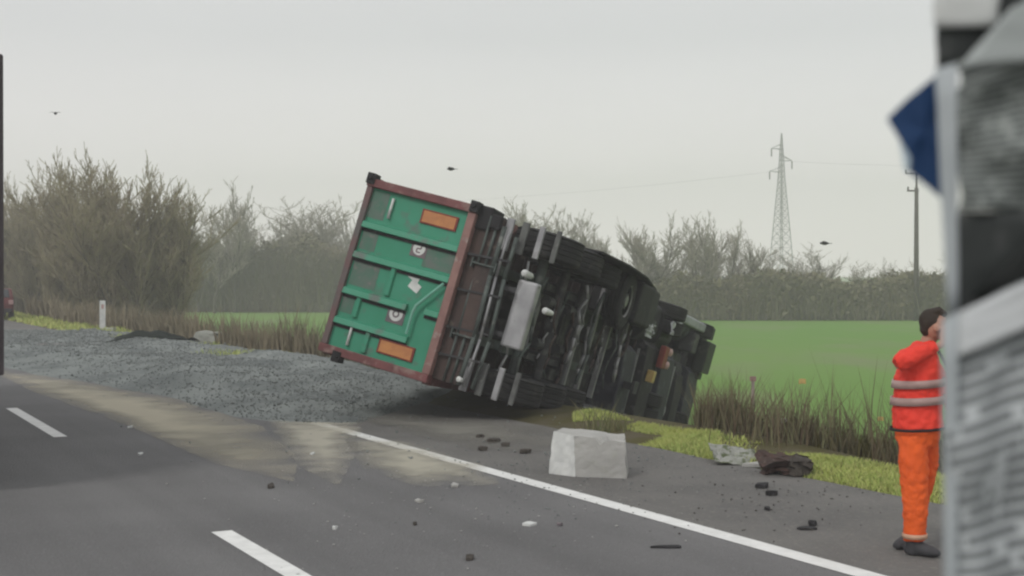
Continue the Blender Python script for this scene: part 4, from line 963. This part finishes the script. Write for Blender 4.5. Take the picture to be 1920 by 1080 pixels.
# ------------------------------------------------------------------ printed sheets hanging inside the cab, close to the camera
YS = .60
def pq(px, py_, d=0.): return at(px, py_, YS+d)
def sheet(name, corners, bow, m_, parent=None, n=40, seed=0, wob=.009, solid=.0006):
    a, b_, c_, d = [pq(*q) for q in corners]      # TL TR BR BL
    def fn(u, v_):
        p_ = a.lerp(b_, u).lerp(d.lerp(c_, u), v_)
        p_.y += bow*math.sin(math.pi*u)+wob*noise.noise(Vector((u*3, v_*4, seed)))
        p_.x += wob*.5*noise.noise(Vector((3, v_*5, seed+4)))
        return p_
    m = MB(); m.grid(n, n, fn); o_ = m.build(name, m_, parent, smooth=True, solid=solid)
    uv = o_.data.uv_layers.new(name='UV')
    for lp in o_.data.loops: i = lp.vertex_index; uv.data[lp.index].uv = ((i % n)/(n-1), 1-(i//n)/(n-1))
    return o_
def print_mat(name, rows, paper, ink, cover, sc):
    m = bpy.data.materials.new(name); m.use_nodes = True; t = m.node_tree; n = t.nodes; k = t.links.new
    b_ = n['Principled BSDF']; b_.inputs['Roughness'].default_value = .7
    u = n.new('ShaderNodeUVMap'); sp = n.new('ShaderNodeSeparateXYZ'); k(u.outputs[0], sp.inputs[0])
    def math_(op, a, b=None):
        q = n.new('ShaderNodeMath'); q.operation = op
        for i, v_ in enumerate((a, b)):
            if v_ is None: continue
            if isinstance(v_, (int, float)): q.inputs[i].default_value = v_
            else: k(v_, q.inputs[i])
        return q.outputs[0]
    r_ = math_('MULTIPLY', sp.outputs[1], rows); fr_ = math_('FRACT', r_); fl = math_('FLOOR', r_)
    line = math_('LESS_THAN', fr_, .62)
    cb = n.new('ShaderNodeCombineXYZ'); k(math_('MULTIPLY', sp.outputs[0], sc), cb.inputs[0]); k(math_('MULTIPLY', fl, 3.7), cb.inputs[1])
    nz_ = n.new('ShaderNodeTexNoise'); nz_.inputs['Scale'].default_value = 1; nz_.inputs['Detail'].default_value = 3; k(cb.outputs[0], nz_.inputs['Vector'])
    wd = math_('GREATER_THAN', nz_.outputs[0], cover)
    # paragraph gaps
    nb = n.new('ShaderNodeTexNoise'); nb.inputs['Scale'].default_value = 3.1; k(u.outputs[0], nb.inputs['Vector'])
    bl = math_('GREATER_THAN', nb.outputs[0], .36)
    f_ = math_('MULTIPLY', math_('MULTIPLY', line, wd), bl)
    x = n.new('ShaderNodeMix'); x.data_type = 'RGBA'; k(math_('MULTIPLY', f_, .85), x.inputs[0]); x.inputs[6].default_value = (*paper, 1); x.inputs[7].default_value = (*ink, 1)
    k(x.outputs[2], b_.inputs['Base Color']); return m
Mpr1 = print_mat('dense_newsprint', 24, (.25, .27, .26), (.06, .07, .07), .40, 6)
Mpr2 = print_mat('light_newsprint', 26, (.46, .485, .50), (.11, .12, .125), .40, 5)
M_pap = mat('plain_paper', (.62, .63, .62), (.54, .56, .56), 8, .6)
M_papg = mat('bluish_margin', (.46, .49, .51), (.36, .39, .41), 12, .6)
M_dkp = mat('dark_print', (.045, .05, .05), (.03, .033, .033), 12, .6, spots=(.12, .12, .12), sscale=30, slo=.5, shi=.7)
up1 = sheet('printed_sheet', ((1792, 118), (2060, 20), (2060, 395), (1796, 395)), .004, Mpr1, seed=1)
tag(up1, 'upper folded printed sheet hanging at the right edge close to the camera', 'newspaper')
sheet('margin', ((1752, 130, -.002), (1793, 118, -.001), (1797, 600, -.001), (1777, 600, -.002)), .0, M_papg, up1, n=8, seed=2, wob=.001)
sheet('folded_corner', ((1895, 15, -.004), (2060, -60, -.004), (2060, 105, -.003), (1792, 130, -.003)), .0, mat('light_fold', (.42, .45, .45), None, 9, .7), up1, n=10, seed=3, wob=.001)
sheet('dark_picture', ((1797, 396), (2060, 396), (2060, 640), (1786, 600)), .003, M_dkp, up1, n=12, seed=5, wob=.002)
sheet('backing_sheet', ((1752, -60, .012), (2060, -60, .012), (2060, 130, .012), (1756, 130, .012)), .0, M_dkp, up1, n=8, seed=8, wob=.001)
sheet('white_header', ((1748, -70, .008), (1880, -70, .008), (1868, 50, .008), (1750, 52, .008)), .0, M_pap, up1, n=8, seed=8, wob=.001)
lo1 = sheet('printed_sheet', ((1775, 595, -.010), (2060, 470, -.012), (2060, 1260, -.012), (1782, 1260, -.010)), .004, Mpr2, seed=11)
tag(lo1, 'lower printed sheet standing at the right edge close to the camera', 'newspaper')
sheet('margin', ((1766, 600, -.012), (1797, 585, -.013), (1797, 1260, -.013), (1774, 1260, -.012)), .0, M_papg, lo1, n=8, seed=12, wob=.001)
sheet('blank_strip', ((1797, 586, -.0135), (2060, 468, -.0155), (2060, 560, -.0155), (1797, 668, -.0135)), .0, mat('light_strip', (.66, .68, .70), None, 9, .7), lo1, n=10, seed=13, wob=.001)
sheet('dark_fold', ((1820, 560, -.004), (2060, 330, -.006), (2060, 430, -.006), (1870, 560, -.004)), .0, mat('black_print', (.02, .022, .022), None, 9, .7), up1, n=6, seed=14, wob=.001)
# blue pennant
m = MB(); pts = [(1664, 222), (1700, 186), (1752, 143), (1766, 200), (1774, 300), (1776, 382), (1736, 345), (1700, 318), (1690, 270)]
cc = pq(1735, 250, .006)
ring_ = []
for i in range(len(pts)):
    for k in range(5):
        a = pts[i]; b_ = pts[(i+1) % len(pts)]; ring_.append(pq(a[0]+(b_[0]-a[0])*k/5, a[1]+(b_[1]-a[1])*k/5, .006))
v = [cc]+[cc.lerp(q, f_)+Vector((0, .003*noise.noise(q*40), 0)) for f_ in (.33, .66, 1) for q in ring_]; n_ = len(ring_)
m.add(v, [(0, 1+i, 1+(i+1) % n_) for i in range(n_)]+[(1+r_*n_+i, 1+(r_+1)*n_+i, 1+(r_+1)*n_+(i+1) % n_, 1+r_*n_+(i+1) % n_) for r_ in range(2) for i in range(n_)])
pn = tag(m.build('blue_pennant', mat('blue_cloth', (.018, .055, .15), (.014, .04, .11), 14, .7), solid=.0008), 'blue pointed cloth sticking out left of the upper printed sheet', 'cloth')
m = MB(); m.add([pq(1686, 262, .0045), pq(1697, 322, .0045), pq(1704, 318, .0045), pq(1706, 296, .0045)], [(0, 1, 2, 3)]); m.build('pale_lining', mat('pale_blue_lining', (.55, .66, .75), None, 9), pn, solid=.0006)

# ------------------------------------------------------------------ haze
m = MB(); m.box(-420, 420, -60, 620, -4, 45)
hz = m.build('haze', []); hz.data.materials.clear()
hm = bpy.data.materials.new('haze_air'); hm.use_nodes = True; n = hm.node_tree.nodes; n.remove(n['Principled BSDF'])
pv = n.new('ShaderNodeVolumePrincipled'); pv.inputs['Density'].default_value = .0022; pv.inputs['Color'].default_value = (1, 1, 1, 1); pv.inputs['Anisotropy'].default_value = .1
hm.node_tree.links.new(pv.outputs[0], n['Material Output'].inputs['Volume']); hz.data.materials.append(hm)
tag(hz, kind='stuff')
